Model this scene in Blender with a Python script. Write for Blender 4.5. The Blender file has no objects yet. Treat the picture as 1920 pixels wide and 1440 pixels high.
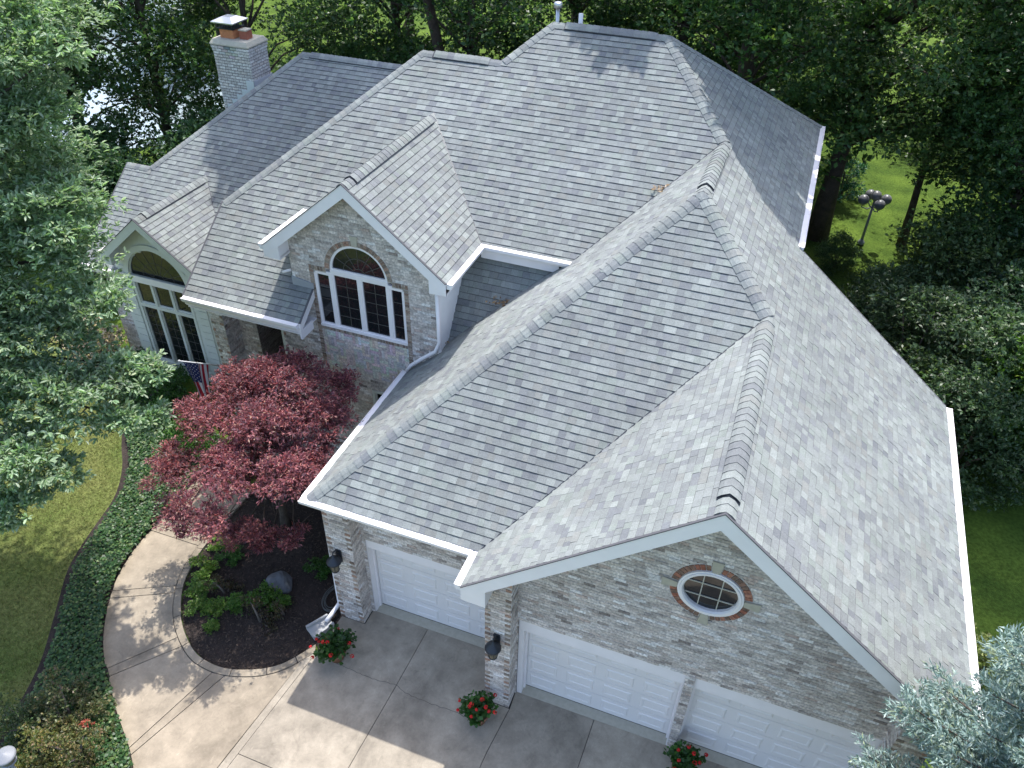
import bpy, math, random
import numpy as np
from mathutils import Vector, Matrix, Quaternion

random.seed(7)
rng = np.random.default_rng(7)
sc = bpy.context.scene
COL = sc.collection

# ------------------------------------------------------------------ camera
CAM = np.array([6.625, -7.852, 14.153])
YAW, PITCH, ROLL, FPX = 0.344, -0.672, 0.024, 1479.6
_cp, _sp, _cy, _sy = math.cos(PITCH), math.sin(PITCH), math.cos(YAW), math.sin(YAW)
FW = np.array([-_sy * _cp, _cy * _cp, _sp])
_r0 = np.array([_cy, _sy, 0.0])
_u0 = np.cross(_r0, FW)
RT = math.cos(ROLL) * _r0 + math.sin(ROLL) * _u0
UP = -math.sin(ROLL) * _r0 + math.cos(ROLL) * _u0
cd = bpy.data.cameras.new('camera')
cd.sensor_width = 36.0
cd.lens = 36.0 * FPX / 1920.0
cd.clip_start = 0.1
cd.clip_end = 2000
cam = bpy.data.objects.new('camera', cd)
cam.matrix_world = Matrix(((RT[0], UP[0], -FW[0], CAM[0]), (RT[1], UP[1], -FW[1], CAM[1]),
                           (RT[2], UP[2], -FW[2], CAM[2]), (0, 0, 0, 1)))
COL.objects.link(cam)
sc.camera = cam

def pix(P):
    D = np.asarray(P, float) - CAM
    w = D @ FW
    return np.stack([960 + FPX * (D @ RT) / w, 720 - FPX * (D @ UP) / w], -1), w

# ------------------------------------------------------------------ light
SUN = Vector((-0.05, 0.45, 1.0)).normalized()
SUN_EL = math.asin(SUN.z)
world = bpy.data.worlds.new('World')
sc.world = world
world.use_nodes = True
wn = world.node_tree
wn.nodes.clear()
w_out = wn.nodes.new('ShaderNodeOutputWorld')
w_bg = wn.nodes.new('ShaderNodeBackground')
w_sky = wn.nodes.new('ShaderNodeTexSky')
w_sky.sky_type = 'NISHITA'
w_sky.sun_disc = False
w_sky.sun_elevation = SUN_EL
w_sky.sun_rotation = math.atan2(SUN.x, SUN.y)
w_sky.dust_density = 2.4
w_sky.ozone_density = 1.0
w_bg.inputs['Strength'].default_value = 0.15
wn.links.new(w_sky.outputs[0], w_bg.inputs['Color'])
wn.links.new(w_bg.outputs[0], w_out.inputs['Surface'])
sl = bpy.data.lights.new('sun', 'SUN')
sl.energy = 2.25
sl.angle = math.radians(0.55)
sl.color = (1.0, 0.97, 0.925)
so = bpy.data.objects.new('sun', sl)
so.rotation_mode = 'QUATERNION'
so.rotation_quaternion = SUN.to_track_quat('Z', 'Y')
so.location = (0, 20, 40)
COL.objects.link(so)
sc.view_settings.view_transform = 'Standard'
sc.view_settings.look = 'None'
sc.view_settings.gamma = 1
sc.view_settings.use_curve_mapping = False
sc.view_settings.exposure = 1.4
sc.cycles.max_bounces = 6
sc.cycles.use_denoising = True

# ------------------------------------------------------------------ materials
MATS = {}
def mat(name, col=(.5, .5, .5), rough=.8, attr=False, noise=None, metal=0.0, spec=.4, bump=None, dist=None):
    """attr: multiply by vertex colour; noise: (scale, amount, detail); bump: (scale, strength)"""
    if name in MATS:
        return MATS[name]
    m = bpy.data.materials.new(name)
    m.use_nodes = True
    nt = m.node_tree
    bs = nt.nodes['Principled BSDF']
    bs.inputs['Roughness'].default_value = rough
    bs.inputs['Metallic'].default_value = metal
    bs.inputs['Specular IOR Level'].default_value = spec
    src = None
    if attr:
        a = nt.nodes.new('ShaderNodeAttribute')
        a.attribute_name = 'Col'
        src = a.outputs['Color']
    else:
        c = nt.nodes.new('ShaderNodeRGB')
        c.outputs[0].default_value = (*col, 1)
        src = c.outputs[0]
    tc = nt.nodes.new('ShaderNodeTexCoord')
    geo = nt.nodes.new('ShaderNodeNewGeometry')
    if noise:
        for (s, amt, det) in (noise if isinstance(noise[0], tuple) else (noise,)):
            n = nt.nodes.new('ShaderNodeTexNoise')
            n.inputs['Scale'].default_value = s
            n.inputs['Detail'].default_value = det
            nt.links.new(geo.outputs['Position'], n.inputs['Vector'])
            r = nt.nodes.new('ShaderNodeMapRange')
            r.inputs['From Min'].default_value = .25
            r.inputs['From Max'].default_value = .75
            r.inputs['To Min'].default_value = 1 - amt
            r.inputs['To Max'].default_value = 1 + amt
            nt.links.new(n.outputs['Fac'], r.inputs['Value'])
            v = nt.nodes.new('ShaderNodeVectorMath')
            v.operation = 'SCALE'
            nt.links.new(src, v.inputs[0])
            nt.links.new(r.outputs[0], v.inputs['Scale'])
            src = v.outputs[0]
    nt.links.new(src, bs.inputs['Base Color'])
    if bump:
        n = nt.nodes.new('ShaderNodeTexNoise')
        n.inputs['Scale'].default_value = bump[0]
        n.inputs['Detail'].default_value = 4
        nt.links.new(geo.outputs['Position'], n.inputs['Vector'])
        b = nt.nodes.new('ShaderNodeBump')
        b.inputs['Strength'].default_value = bump[1]
        b.inputs['Distance'].default_value = dist or .01
        nt.links.new(n.outputs['Fac'], b.inputs['Height'])
        nt.links.new(b.outputs[0], bs.inputs['Normal'])
    MATS[name] = m
    return m

def leaf_mat(name, rough=.5, trans=.3, spec=.35, tint=(1.15, 1.25, .55), jitter=.12):
    m = bpy.data.materials.new(name)
    m.use_nodes = True
    nt = m.node_tree
    bs = nt.nodes['Principled BSDF']
    out = nt.nodes['Material Output']
    a = nt.nodes.new('ShaderNodeAttribute')
    a.attribute_name = 'Col'
    oi = nt.nodes.new('ShaderNodeObjectInfo')
    r = nt.nodes.new('ShaderNodeMapRange')
    r.inputs['To Min'].default_value = 1 - jitter
    r.inputs['To Max'].default_value = 1 + jitter
    nt.links.new(oi.outputs['Random'], r.inputs['Value'])
    v = nt.nodes.new('ShaderNodeVectorMath')
    v.operation = 'SCALE'
    nt.links.new(a.outputs['Color'], v.inputs[0])
    nt.links.new(r.outputs[0], v.inputs['Scale'])
    oc = nt.nodes.new('ShaderNodeVectorMath')
    oc.operation = 'MULTIPLY'
    nt.links.new(v.outputs[0], oc.inputs[0])
    nt.links.new(oi.outputs['Color'], oc.inputs[1])
    nt.links.new(oc.outputs[0], bs.inputs['Base Color'])
    bs.inputs['Roughness'].default_value = rough
    bs.inputs['Specular IOR Level'].default_value = spec
    t = nt.nodes.new('ShaderNodeBsdfTranslucent')
    tm = nt.nodes.new('ShaderNodeVectorMath')
    tm.operation = 'MULTIPLY'
    tm.inputs[1].default_value = tint
    nt.links.new(oc.outputs[0], tm.inputs[0])
    nt.links.new(tm.outputs[0], t.inputs['Color'])
    mx = nt.nodes.new('ShaderNodeMixShader')
    mx.inputs[0].default_value = trans
    nt.links.new(bs.outputs[0], mx.inputs[1])
    nt.links.new(t.outputs[0], mx.inputs[2])
    nt.links.new(mx.outputs[0], out.inputs['Surface'])
    return m

M_SHINGLE = mat('asphalt_shingle', attr=True, rough=.93, spec=.2, noise=((60, .20, 4), (9, .08, 3), (.55, .13, 5)), bump=(150, .5))
M_DECK = mat('roof_deck', (.10, .10, .11), rough=.95)
M_BRICK = mat('whitewashed_brick', attr=True, rough=.9, spec=.25, noise=((26, .42, 5), (2.2, .12, 2)), bump=(70, .6))
M_MORTAR = mat('mortar', (.51, .472, .445), rough=.95, noise=(30, .2, 3))
M_MORTAR_DARK = mat('dark_mortar', (.17, .16, .155), rough=.95, noise=(30, .2, 3))
M_WHITE = mat('white_paint', (.83, .795, .80), rough=.45, noise=(3, .04, 2))
M_SIDING = mat('white_siding', (.84, .85, .85), rough=.55, noise=(4, .04, 2))
M_GREYTRIM = mat('cream_trim', (.62, .64, .60), rough=.6, noise=(5, .04, 2))
M_DOOR = mat('garage_door_paint', (.77, .745, .73), rough=.45, noise=(1.2, .03, 2))
M_GLASS = mat('window_glass', (.012, .014, .016), rough=.03, spec=.7)
M_LAMPGLASS = mat('seeded_glass', (.16, .14, .10), rough=.2, spec=.6)
M_MUNTIN = mat('muntin', (.11, .10, .09), rough=.6)
M_METAL_DK = mat('black_metal', (.03, .035, .045), rough=.45, spec=.5, metal=.3)
M_STEEL = mat('steel', (.55, .55, .56), rough=.35, metal=.8)
M_GALV = mat('flashing', (.62, .66, .70), rough=.5, metal=.2)
M_FLASH_GREY = mat('lead_flashing', (.30, .32, .35), rough=.6)
M_CLAY = mat('clay_flue', (.50, .20, .09), rough=.85, noise=(18, .15, 3))
M_CLAY_DK = mat('red_flue', (.33, .11, .07), rough=.85, noise=(18, .15, 3))
M_CONC = mat('concrete', attr=True, rough=.9, spec=.25, noise=((.9, .20, 6), (3.7, .17, 7), (17, .08, 4), (70, .07, 2)), bump=(90, .25))
def weather(m):
    nt = m.node_tree; bs = nt.nodes['Principled BSDF']
    src = bs.inputs['Base Color'].links[0].from_socket
    g = nt.nodes.new('ShaderNodeNewGeometry')
    def layer(src, scale, stretch, lo, hi, gain, det=8, dist=1.2):
        mp = nt.nodes.new('ShaderNodeMapping'); mp.inputs['Scale'].default_value = stretch; mp.inputs['Rotation'].default_value = (0, 0, .25)
        n = nt.nodes.new('ShaderNodeTexNoise'); n.inputs['Scale'].default_value = scale; n.inputs['Detail'].default_value = det; n.inputs['Distortion'].default_value = dist; n.inputs['Roughness'].default_value = .65
        nt.links.new(g.outputs['Position'], mp.inputs['Vector']); nt.links.new(mp.outputs[0], n.inputs['Vector'])
        r = nt.nodes.new('ShaderNodeMapRange'); r.inputs['From Min'].default_value = lo; r.inputs['From Max'].default_value = hi; r.inputs['To Min'].default_value = 1; r.inputs['To Max'].default_value = gain
        nt.links.new(n.outputs['Fac'], r.inputs['Value'])
        v = nt.nodes.new('ShaderNodeVectorMath'); v.operation = 'SCALE'; nt.links.new(src, v.inputs[0]); nt.links.new(r.outputs[0], v.inputs['Scale'])
        return v.outputs[0]
    src = layer(src, .7, (1, .45, 1), .50, .66, .74)        # worn wheel tracks and damp stains
    src = layer(src, 2.6, (1, 1, 1), .56, .70, .82, 9, 2.0)
    src = layer(src, 5.0, (1.6, .5, 1), .60, .74, 1.30, 9, 2.5)  # pale scuffs
    src = layer(src, 45, (1, 1, 1), .62, .72, .80, 3, 0)
    nt.links.new(src, bs.inputs['Base Color'])
weather(M_CONC)
M_STONE = mat('limestone', (.45, .42, .34), rough=.85, noise=(12, .1, 3))
M_BOULDER = mat('boulder', (.115, .12, .13), rough=.85, noise=(6, .2, 4), bump=(9, .8), dist=.03)
M_SOIL = mat('mulch_soil', (.035, .026, .022), rough=.98, noise=((9, .35, 4), (1.4, .25, 3)), bump=(40, 1.0), dist=.03)
M_CHIP = mat('mulch_chip', attr=True, rough=.95)
M_JOINT = mat('joint_sealer', (.05, .047, .045), rough=.95)
M_BARK = mat('bark', (.075, .06, .047), rough=.95, noise=((5, .35, 4), (25, .2, 3)), bump=(14, 1.0), dist=.03)
M_TWIG = mat('grey_bark', (.13, .11, .095), rough=.95, noise=(8, .25, 3))
M_RED = mat('red_petal', attr=True, rough=.6)
M_TERRA = mat('planter', (.25, .12, .07), rough=.8, noise=(8, .1, 2))
M_CLOTH = mat('flag_cloth', attr=True, rough=.8)
M_POLE = mat('white_pole', (.75, .75, .75), rough=.4)
M_GREYPAINT = mat('grey_paint', (.22, .23, .25), rough=.5)
M_GLOBE = mat('shaded_globe', (.17, .175, .19), rough=.3)  # globe colour darkened to stand in for the shade around the lamp
M_HOSE = mat('hose', (.10, .105, .10), rough=.5)
M_DKDOOR = mat('dark_door', (.07, .055, .05), rough=.5)
M_LEAF = leaf_mat('green_leaf', trans=.4, spec=.45, rough=.42)
M_LEAF_OAK = leaf_mat('oak_leaf', rough=.45, spec=.5, trans=.42, tint=(.95, 1.15, .55))
M_LEAF_RED = leaf_mat('maple_leaf', rough=.5, spec=.35, trans=.33, tint=(1.45, .65, .6))
M_NEEDLE = leaf_mat('blue_needle', rough=.55, spec=.3, trans=.12, tint=(1, 1.05, .9))
M_GRASSBLADE = leaf_mat('grass_blade', rough=.6, spec=.2, trans=.3, tint=(1.2, 1.2, .5))

# lawn and water
def lawn_material(name, c0, c1):
    m = bpy.data.materials.new(name)
    m.use_nodes = True
    nt = m.node_tree
    bs = nt.nodes['Principled BSDF']
    bs.inputs['Roughness'].default_value = .95
    bs.inputs['Specular IOR Level'].default_value = .1
    g = nt.nodes.new('ShaderNodeNewGeometry')
    n1 = nt.nodes.new('ShaderNodeTexNoise'); n1.inputs['Scale'].default_value = .55; n1.inputs['Detail'].default_value = 6
    n2 = nt.nodes.new('ShaderNodeTexNoise'); n2.inputs['Scale'].default_value = 14; n2.inputs['Detail'].default_value = 5
    for n in (n1, n2):
        nt.links.new(g.outputs['Position'], n.inputs['Vector'])
    r = nt.nodes.new('ShaderNodeValToRGB')
    e = r.color_ramp.elements
    e[0].position = .30; e[0].color = (*c0, 1)
    e[1].position = .72; e[1].color = (*c1, 1)
    nt.links.new(n1.outputs['Fac'], r.inputs['Fac'])
    mr = nt.nodes.new('ShaderNodeMapRange')
    mr.inputs['From Min'].default_value = .3; mr.inputs['From Max'].default_value = .7
    mr.inputs['To Min'].default_value = .65; mr.inputs['To Max'].default_value = 1.3
    nt.links.new(n2.outputs['Fac'], mr.inputs['Value'])
    v = nt.nodes.new('ShaderNodeVectorMath'); v.operation = 'SCALE'
    nt.links.new(r.outputs[0], v.inputs[0]); nt.links.new(mr.outputs[0], v.inputs['Scale'])
    nt.links.new(v.outputs[0], bs.inputs['Base Color'])
    b = nt.nodes.new('ShaderNodeBump'); b.inputs['Strength'].default_value = .8; b.inputs['Distance'].default_value = .03
    n3 = nt.nodes.new('ShaderNodeTexNoise'); n3.inputs['Scale'].default_value = 60
    nt.links.new(g.outputs['Position'], n3.inputs['Vector'])
    nt.links.new(n3.outputs['Fac'], b.inputs['Height']); nt.links.new(b.outputs[0], bs.inputs['Normal'])
    return m
M_LAWN = lawn_material('lawn', (.038, .075, .013), (.115, .18, .028))
M_DRYLAWN = lawn_material('dry_lawn', (.085, .13, .03), (.18, .185, .065))
M_WATER = mat('pond_water', (.30, .36, .38), rough=.10, spec=.9, bump=(1.5, .15), dist=.02)  # pale base colour stands in for sky glare on the water

# ------------------------------------------------------------------ object helpers
def tag(o, label=None, cat=None, group=None, kind=None):
    if label: o['label'] = label
    if cat: o['category'] = cat
    if group: o['group'] = group
    if kind: o['kind'] = kind
    return o

def empty(name, loc=(0, 0, 0), label=None, cat=None, group=None, rz=0):
    o = bpy.data.objects.new(name, None)
    o.location = loc
    o.rotation_euler = (0, 0, rz)
    o.empty_display_size = .2
    COL.objects.link(o)
    return tag(o, label, cat, group)

class MB:
    """collects faces with a colour each and links them as one mesh object"""
    def __init__(s):
        s.v = []; s.f = []; s.c = []; s.mi = []; s.sm = []
    def face(s, pts, col=(1, 1, 1), mi=0, smooth=False):
        b = len(s.v)
        s.v += [tuple(p) for p in pts]
        s.f.append(tuple(range(b, b + len(pts))))
        s.c += [tuple(col)] * len(pts)
        s.mi.append(mi); s.sm.append(smooth)
    def mesh(s, pts, faces, col=(1, 1, 1), mi=0, smooth=True):
        b = len(s.v)
        s.v += [tuple(p) for p in pts]
        s.c += [tuple(col)] * len(pts)
        for f in faces:
            s.f.append(tuple(b + i for i in f)); s.mi.append(mi); s.sm.append(smooth)
    def hexa(s, p, col=(1, 1, 1), mi=0):
        """8 points, bottom ring 0-3 then top ring 4-7"""
        for f in ((3, 2, 1, 0), (4, 5, 6, 7), (0, 1, 5, 4), (1, 2, 6, 5), (2, 3, 7, 6), (3, 0, 4, 7)):
            s.face([p[i] for i in f], col, mi)
    def box(s, lo, hi, col=(1, 1, 1), mi=0):
        x0, y0, z0 = lo; x1, y1, z1 = hi
        s.hexa([(x0, y0, z0), (x1, y0, z0), (x1, y1, z0), (x0, y1, z0), (x0, y0, z1), (x1, y0, z1), (x1, y1, z1), (x0, y1, z1)], col, mi)
    def tube(s, pts, rad, n=8, col=(1, 1, 1), mi=0, cap=True):
        P = [Vector(p) for p in pts]
        ring = []
        prev = None
        for i, p in enumerate(P):
            d = (P[min(i + 1, len(P) - 1)] - P[max(i - 1, 0)]).normalized()
            a = prev - d * prev.dot(d) if prev is not None else d.orthogonal()
            if a.length < 1e-6: a = d.orthogonal()
            a.normalize(); prev = a
            b = d.cross(a)
            r = rad[i] if hasattr(rad, '__len__') else rad
            ring.append([p + (a * math.cos(2 * math.pi * k / n) + b * math.sin(2 * math.pi * k / n)) * r for k in range(n)])
        vs = [q for rg in ring for q in rg]
        fs = []
        for i in range(len(P) - 1):
            for k in range(n):
                fs.append((i * n + k, i * n + (k + 1) % n, (i + 1) * n + (k + 1) % n, (i + 1) * n + k))
        if cap:
            fs.append(tuple(reversed(range(n)))); fs.append(tuple(range((len(P) - 1) * n, len(P) * n)))
        s.mesh(vs, fs, col, mi)
    def lathe(s, c, prof, n=16, col=(1, 1, 1), mi=0):
        vs = []; fs = []
        for (r, z) in prof:
            vs += [(c[0] + r * math.cos(2 * math.pi * k / n), c[1] + r * math.sin(2 * math.pi * k / n), c[2] + z) for k in range(n)]
        for i in range(len(prof) - 1):
            for k in range(n):
                fs.append((i * n + k, i * n + (k + 1) % n, (i + 1) * n + (k + 1) % n, (i + 1) * n + k))
        s.mesh(vs, fs, col, mi)
    def build(s, name, mats, parent=None, kind=None):
        me = bpy.data.meshes.new(name)
        me.from_pydata(s.v, [], s.f)
        for m in (mats if isinstance(mats, (list, tuple)) else [mats]):
            me.materials.append(m)
        ca = me.color_attributes.new('Col', 'FLOAT_COLOR', 'POINT')
        c = np.ones((len(s.v), 4), np.float32)
        if s.v: c[:, :3] = np.array(s.c, np.float32)
        ca.data.foreach_set('color', c.ravel())
        me.polygons.foreach_set('material_index', s.mi)
        me.polygons.foreach_set('use_smooth', s.sm)
        o = bpy.data.objects.new(name, me)
        COL.objects.link(o)
        if parent is not None: o.parent = parent
        if kind: o['kind'] = kind
        return o

def np_mesh(name, V, F, C, material, parent=None, kind=None):
    """V (n,3), F (m,k) all faces of k corners, C (n,3)"""
    me = bpy.data.meshes.new(name)
    n, (m, k) = len(V), F.shape
    me.vertices.add(n)
    me.vertices.foreach_set('co', np.ascontiguousarray(V, np.float32).ravel())
    me.loops.add(m * k)
    me.loops.foreach_set('vertex_index', np.ascontiguousarray(F, np.int32).ravel())
    me.polygons.add(m)
    me.polygons.foreach_set('loop_start', np.arange(0, m * k, k, dtype=np.int32))
    me.update(calc_edges=True)
    ca = me.color_attributes.new('Col', 'FLOAT_COLOR', 'POINT')
    c = np.ones((n, 4), np.float32)
    c[:, :3] = C
    ca.data.foreach_set('color', c.ravel())
    me.materials.append(material)
    o = bpy.data.objects.new(name, me)
    COL.objects.link(o)
    if parent is not None: o.parent = parent
    if kind: o['kind'] = kind
    return o

def V3(*a): return Vector(a)

# ------------------------------------------------------------------ 2D clipping
def clip(poly, axis, lim, keep_less):
    out = []
    n = len(poly)
    for i in range(n):
        a, b = poly[i], poly[(i + 1) % n]
        ia = a[axis] <= lim if keep_less else a[axis] >= lim
        ib = b[axis] <= lim if keep_less else b[axis] >= lim
        if ia: out.append(a)
        if ia != ib:
            t = (lim - a[axis]) / (b[axis] - a[axis])
            out.append((a[0] + t * (b[0] - a[0]), a[1] + t * (b[1] - a[1])))
    return out
def clip_rect(poly, u0, u1, v0, v1):
    for ax, lim, less in ((0, u0, False), (0, u1, True), (1, v0, False), (1, v1, True)):
        poly = clip(poly, ax, lim, less)
        if len(poly) < 3: return []
    return poly
def area(p):
    return .5 * sum(p[i][0] * p[(i + 1) % len(p)][1] - p[(i + 1) % len(p)][0] * p[i][1] for i in range(len(p)))

# ------------------------------------------------------------------ the house: key points
ZE, W = 3.782, 10.828
SR = 0.807
def zR(x): return ZE + SR * (W - x)
XA, XG, XL, G = 5.327, 6.893, 3.293, 0.73
ZA, ZG = zR(XA), zR(XG)
SM, ZH, YH = 0.743, 9.586, 9.855
def zF(y): return ZH - SM * (YH - y)
XH = W - (ZH - ZE) / SR
P1 = V3(0, .02, ZE); P1b = V3(XL, .02, ZE); P2 = V3(XL, -G, ZE); P3 = V3(XG, -G, ZG); P4 = V3(W, -G, ZE)
P5 = V3(XG, 3.94, ZG); P6 = V3(XA, 5.51, ZA)
P7 = V3(XA, YH - (ZH - ZA) / SM, ZA)
YB = 7.05
XM = 7.163
P8 = V3(W, YB, ZE); P9 = V3(XM, YB, zR(XM)); P10 = V3(XM, 14.1, zR(XM))
P11 = V3(XH, YH, ZH); P12 = V3(1.056, YH, ZH)
P13 = V3(.21, 8.94, zF(8.94)); P14 = V3(-1.713, 8.94, zF(8.94))
P15 = V3(-5.07, 5.29, zF(5.29)); YE = 3.433
PE = V3(-5.07, YE, zF(YE)); PR = V3(-2.17, YE, zF(YE)); YD = 4.1
XU1, YU = 1.10, 5.483
ZU = zF(YU)
U1 = V3(XU1, YU, ZU); XU2 = (ZU - ZE) / ((ZA - ZE) / XA)
U2 = V3(XU2, YU, ZU)
SL = (ZA - ZE) / XA
XD, YDF, ZD = -0.925, 3.761, 7.992
DA = V3(XD, YDF, ZD); D1 = V3(XU1, YDF, ZU); D2 = V3(2 * XD - XU1, YDF, ZU)
DR = V3(XD, YH - (ZH - ZD) / SM, ZD); U0 = V3(2 * XD - XU1, YU, ZU)
# left wing
SW = .743
YW, ZW = 11.62, 7.591
def zW(y): return ZW - SW * (YW - y)
L1 = V3(-6.776, YW, ZW); L2 = V3(-9.92, 8.21, zW(8.21)); L3 = V3(-10.68, 8.21, zW(8.21)); YWE = 5.715
L4 = V3(-10.68, YWE, zW(YWE))
XS, YS, ZS, WS = -8.097, 5.453, 5.102, 1.5
SS = (ZS - 3.86) / WS
SA = V3(XS, YS, ZS); S1 = V3(XS - WS, YS, 3.86); S2 = V3(XS + WS, YS, 3.86)
SB = V3(XS, YW - (ZW - ZS) / SW, ZS)
S1b = V3(XS - WS, YW - (ZW - 3.86) / SW, 3.86); S2b = V3(XS + WS, YW - (ZW - 3.86) / SW, 3.86)
# lower roof between dormer and garage
def zF2(y): return 4.30 + 1.4 * (y - 4.43)
_t = 2.0
X2 = .72
YW2 = YU + .20
F2a = V3(X2, 4.05, zF2(4.05))

house = empty('house', (0, 0, 0), 'large grey shingled brick house with hipped and gabled roofs and three garage doors', 'house')

# ------------------------------------------------------------------ roof faces
ROOF_FACES = [
    # points, seed, tone
    ('right', [P4, P8, P9, P10, P11, P7, P6, P5, P3]),
    ('hip', [P1, P1b, P5, P6]),
    ('gable_left', [P2, P3, P5, P1b]),
    ('left', [P1, P6, P7, V3(3.05, P7.y - (P7.z - (ZE + SL * 3.05)) / SM, ZE + SL * 3.05), V3(2.7, YW2, ZE + SL * 2.7), V3(.62 + 1.4 / SL * (YW2 - 4.43), YW2, ZE + SL * .62 + 1.4 * (YW2 - 4.43)), V3(.62, 4.43, ZE + SL * .62),
              V3(.62, 4.06, ZE + SL * .62), V3(0, 4.06, ZE)]),
    ('main', [PE, PR, V3(-2.17, YD, zF(YD)), V3(-2.6, YD, zF(YD)), V3(-2.6, YU + .15, zF(YU + .15)), U0, DR, U1, U2, P7, P11, P12, P13, P14, P15]),
    ('dormer_right', [D1, U1, DR, DA]),
    ('dormer_left', [D2, DA, DR, U0]),
    ('lower', [V3(.72, 4.43, zF2(4.43)), V3(.62, 4.43, zF2(4.43)), V3(.62 + 1.4 / SL * (YW2 - 4.43), YW2, zF2(YW2)), V3(.72, YW2, zF2(YW2))]),
    ('wing', [L4, S1b + V3(0, -S1b.y + YWE, zW(YWE) - 3.86), V3(XS - WS + .18, YWE, zW(YWE)), V3(XS - WS + .18, S1b.y + .1, zW(S1b.y + .1)), SB, S2b, V3(XS + WS, YWE, zW(YWE)), V3(-5.0, YWE, zW(YWE)), V3(-5.0, 8.5, zW(8.5)), V3(-2.9, 11.2, zW(11.2)), V3(-2.9, YW, ZW), L1, L2, L3]),
    ('small_right', [S2, S2b, SB, SA]),
    ('small_left', [S1, SA, SB, S1b]),
]
BACK = [
    [P10, V3(.21, 14.1, 6.74), V3(.21, 10.88, 8.9), P12, P11],
    [P12, V3(.21, 10.88, 8.9), P13],
    [P13, V3(.21, 14.1, 5.44), V3(-5.07, 14.1, 5.44), V3(-5.07, 12.98, 6.19), P14],
    [P14, V3(-5.07, 12.98, 6.19), P15],
    [L1, V3(-2.9, YW, ZW), V3(-2.9, 15.6, 4.63), V3(-10.68, 15.6, 4.63), V3(-10.68, 15.03, 5.06), V3(-9.92, 15.03, 5.06)],
    [L1, V3(-9.92, 15.03, 5.06), L2],
    [L2, V3(-9.92, 11.2, 2.84), V3(-10.68, 11.2, 2.84), L3],
]
PAL = [((.205, .213, .213), 30), ((.190, .196, .200), 22), ((.222, .232, .228), 24), ((.176, .180, .190), 9), ((.204, .205, .200), 8),
       ((.238, .249, .243), 8), ((.208, .223, .213), 9), ((.160, .164, .177), 4)]
PALC = [(p[0] * 1.05, p[1] * 1.085, p[2] * 1.06) for p, w in PAL for _ in range(w)]
def shingle_col(rnd):
    c = rnd.choice(PALC); k = rnd.uniform(.92, 1.09)
    return (c[0] * k, c[1] * k, c[2] * k)

EXPO = .1375
def plane_axes(pts):
    n = Vector((0, 0, 0))
    for i in range(len(pts)):
        a, b = pts[i], pts[(i + 1) % len(pts)]
        n += Vector(((a.y - b.y) * (a.z + b.z), (a.z - b.z) * (a.x + b.x), (a.x - b.x) * (a.y + b.y)))
    n.normalize()
    if n.z < 0: n = -n
    u = Vector((0, 0, 1)).cross(n).normalized()
    v = n.cross(u)
    return n, u, v

roof = MB()
tabs = []            # every shingle of the roof: (projected size, faces)
BUTT = (.115, .118, .125)
def add_face(pts, seed, shingles=True):
    rnd = random.Random(seed)
    n, u, v = plane_axes(pts)
    o = min(pts, key=lambda p: p.z)
    P2d = [((p - o).dot(u), (p - o).dot(v)) for p in pts]
    if area(P2d) < 0: P2d.reverse()
    roof.face([o + u * a + v * b - n * .012 for a, b in P2d])
    roof.face([o + u * a + v * b - n * .13 for a, b in reversed(P2d)])
    for i in range(len(P2d)):
        a, b = P2d[i], P2d[(i + 1) % len(P2d)]
        q = [o + u * a[0] + v * a[1] - n * .13, o + u * b[0] + v * b[1] - n * .13, o + u * b[0] + v * b[1] - n * .012, o + u * a[0] + v * a[1] - n * .012]
        roof.face(q)
    if not shingles: return
    us = [p[0] for p in P2d]; vs = [p[1] for p in P2d]
    v0 = min(vs)
    row = 0
    while v0 < max(vs) - .01:
        v1 = v0 + EXPO
        strip = clip(clip(P2d, 1, v0, False), 1, v1, True)
        if len(strip) >= 3:
            smin, smax = min(p[0] for p in strip), max(p[0] for p in strip)
            a = smin - rnd.uniform(.0, .25)
            thick = rnd.random() < .5
            while a < smax:
                wd = rnd.choice((.10, .12, .13, .15, .16, .18, .21))
                c = clip_rect(P2d, a, a + wd - .002, v0, v1)
                if len(c) >= 3 and abs(area(c)) > 4e-4:
                    t = .0115 + rnd.uniform(-.002, .002) + (.005 if thick else 0)
                    col = shingle_col(rnd)
                    if thick: col = tuple(x * 1.04 for x in col)
                    h = lambda b: .003 + t * (1 - .8 * (b - v0) / EXPO)
                    top = [o + u * p[0] + v * p[1] + n * h(p[1]) for p in c]
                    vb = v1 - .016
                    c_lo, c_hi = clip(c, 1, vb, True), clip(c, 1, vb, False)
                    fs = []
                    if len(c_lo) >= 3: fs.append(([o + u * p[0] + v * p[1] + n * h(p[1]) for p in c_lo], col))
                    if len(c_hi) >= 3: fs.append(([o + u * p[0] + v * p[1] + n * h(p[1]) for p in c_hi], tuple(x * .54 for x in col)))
                    for i in range(len(c)):
                        p, q = c[i], c[(i + 1) % len(c)]
                        if abs(p[1] - v1) < 1e-6 and abs(q[1] - v1) < 1e-6: continue
                        if abs(p[0] - q[0]) + abs(p[1] - q[1]) < 1e-5: continue
                        butt = abs(p[1] - v0) < 1e-6 and abs(q[1] - v0) < 1e-6
                        lo = -.012 if butt else -.004
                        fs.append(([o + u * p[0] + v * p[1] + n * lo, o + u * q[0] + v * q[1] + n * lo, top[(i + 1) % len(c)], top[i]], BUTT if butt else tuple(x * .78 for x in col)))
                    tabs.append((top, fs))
                a += wd
                thick = rnd.random() < .45
        v0 = v1
        row += 1
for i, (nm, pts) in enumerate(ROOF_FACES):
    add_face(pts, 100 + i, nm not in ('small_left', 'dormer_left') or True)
for i, pts in enumerate(BACK):
    add_face(pts, 200 + i, False)
roof_o = roof.build('roof', M_DECK, house)

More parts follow.
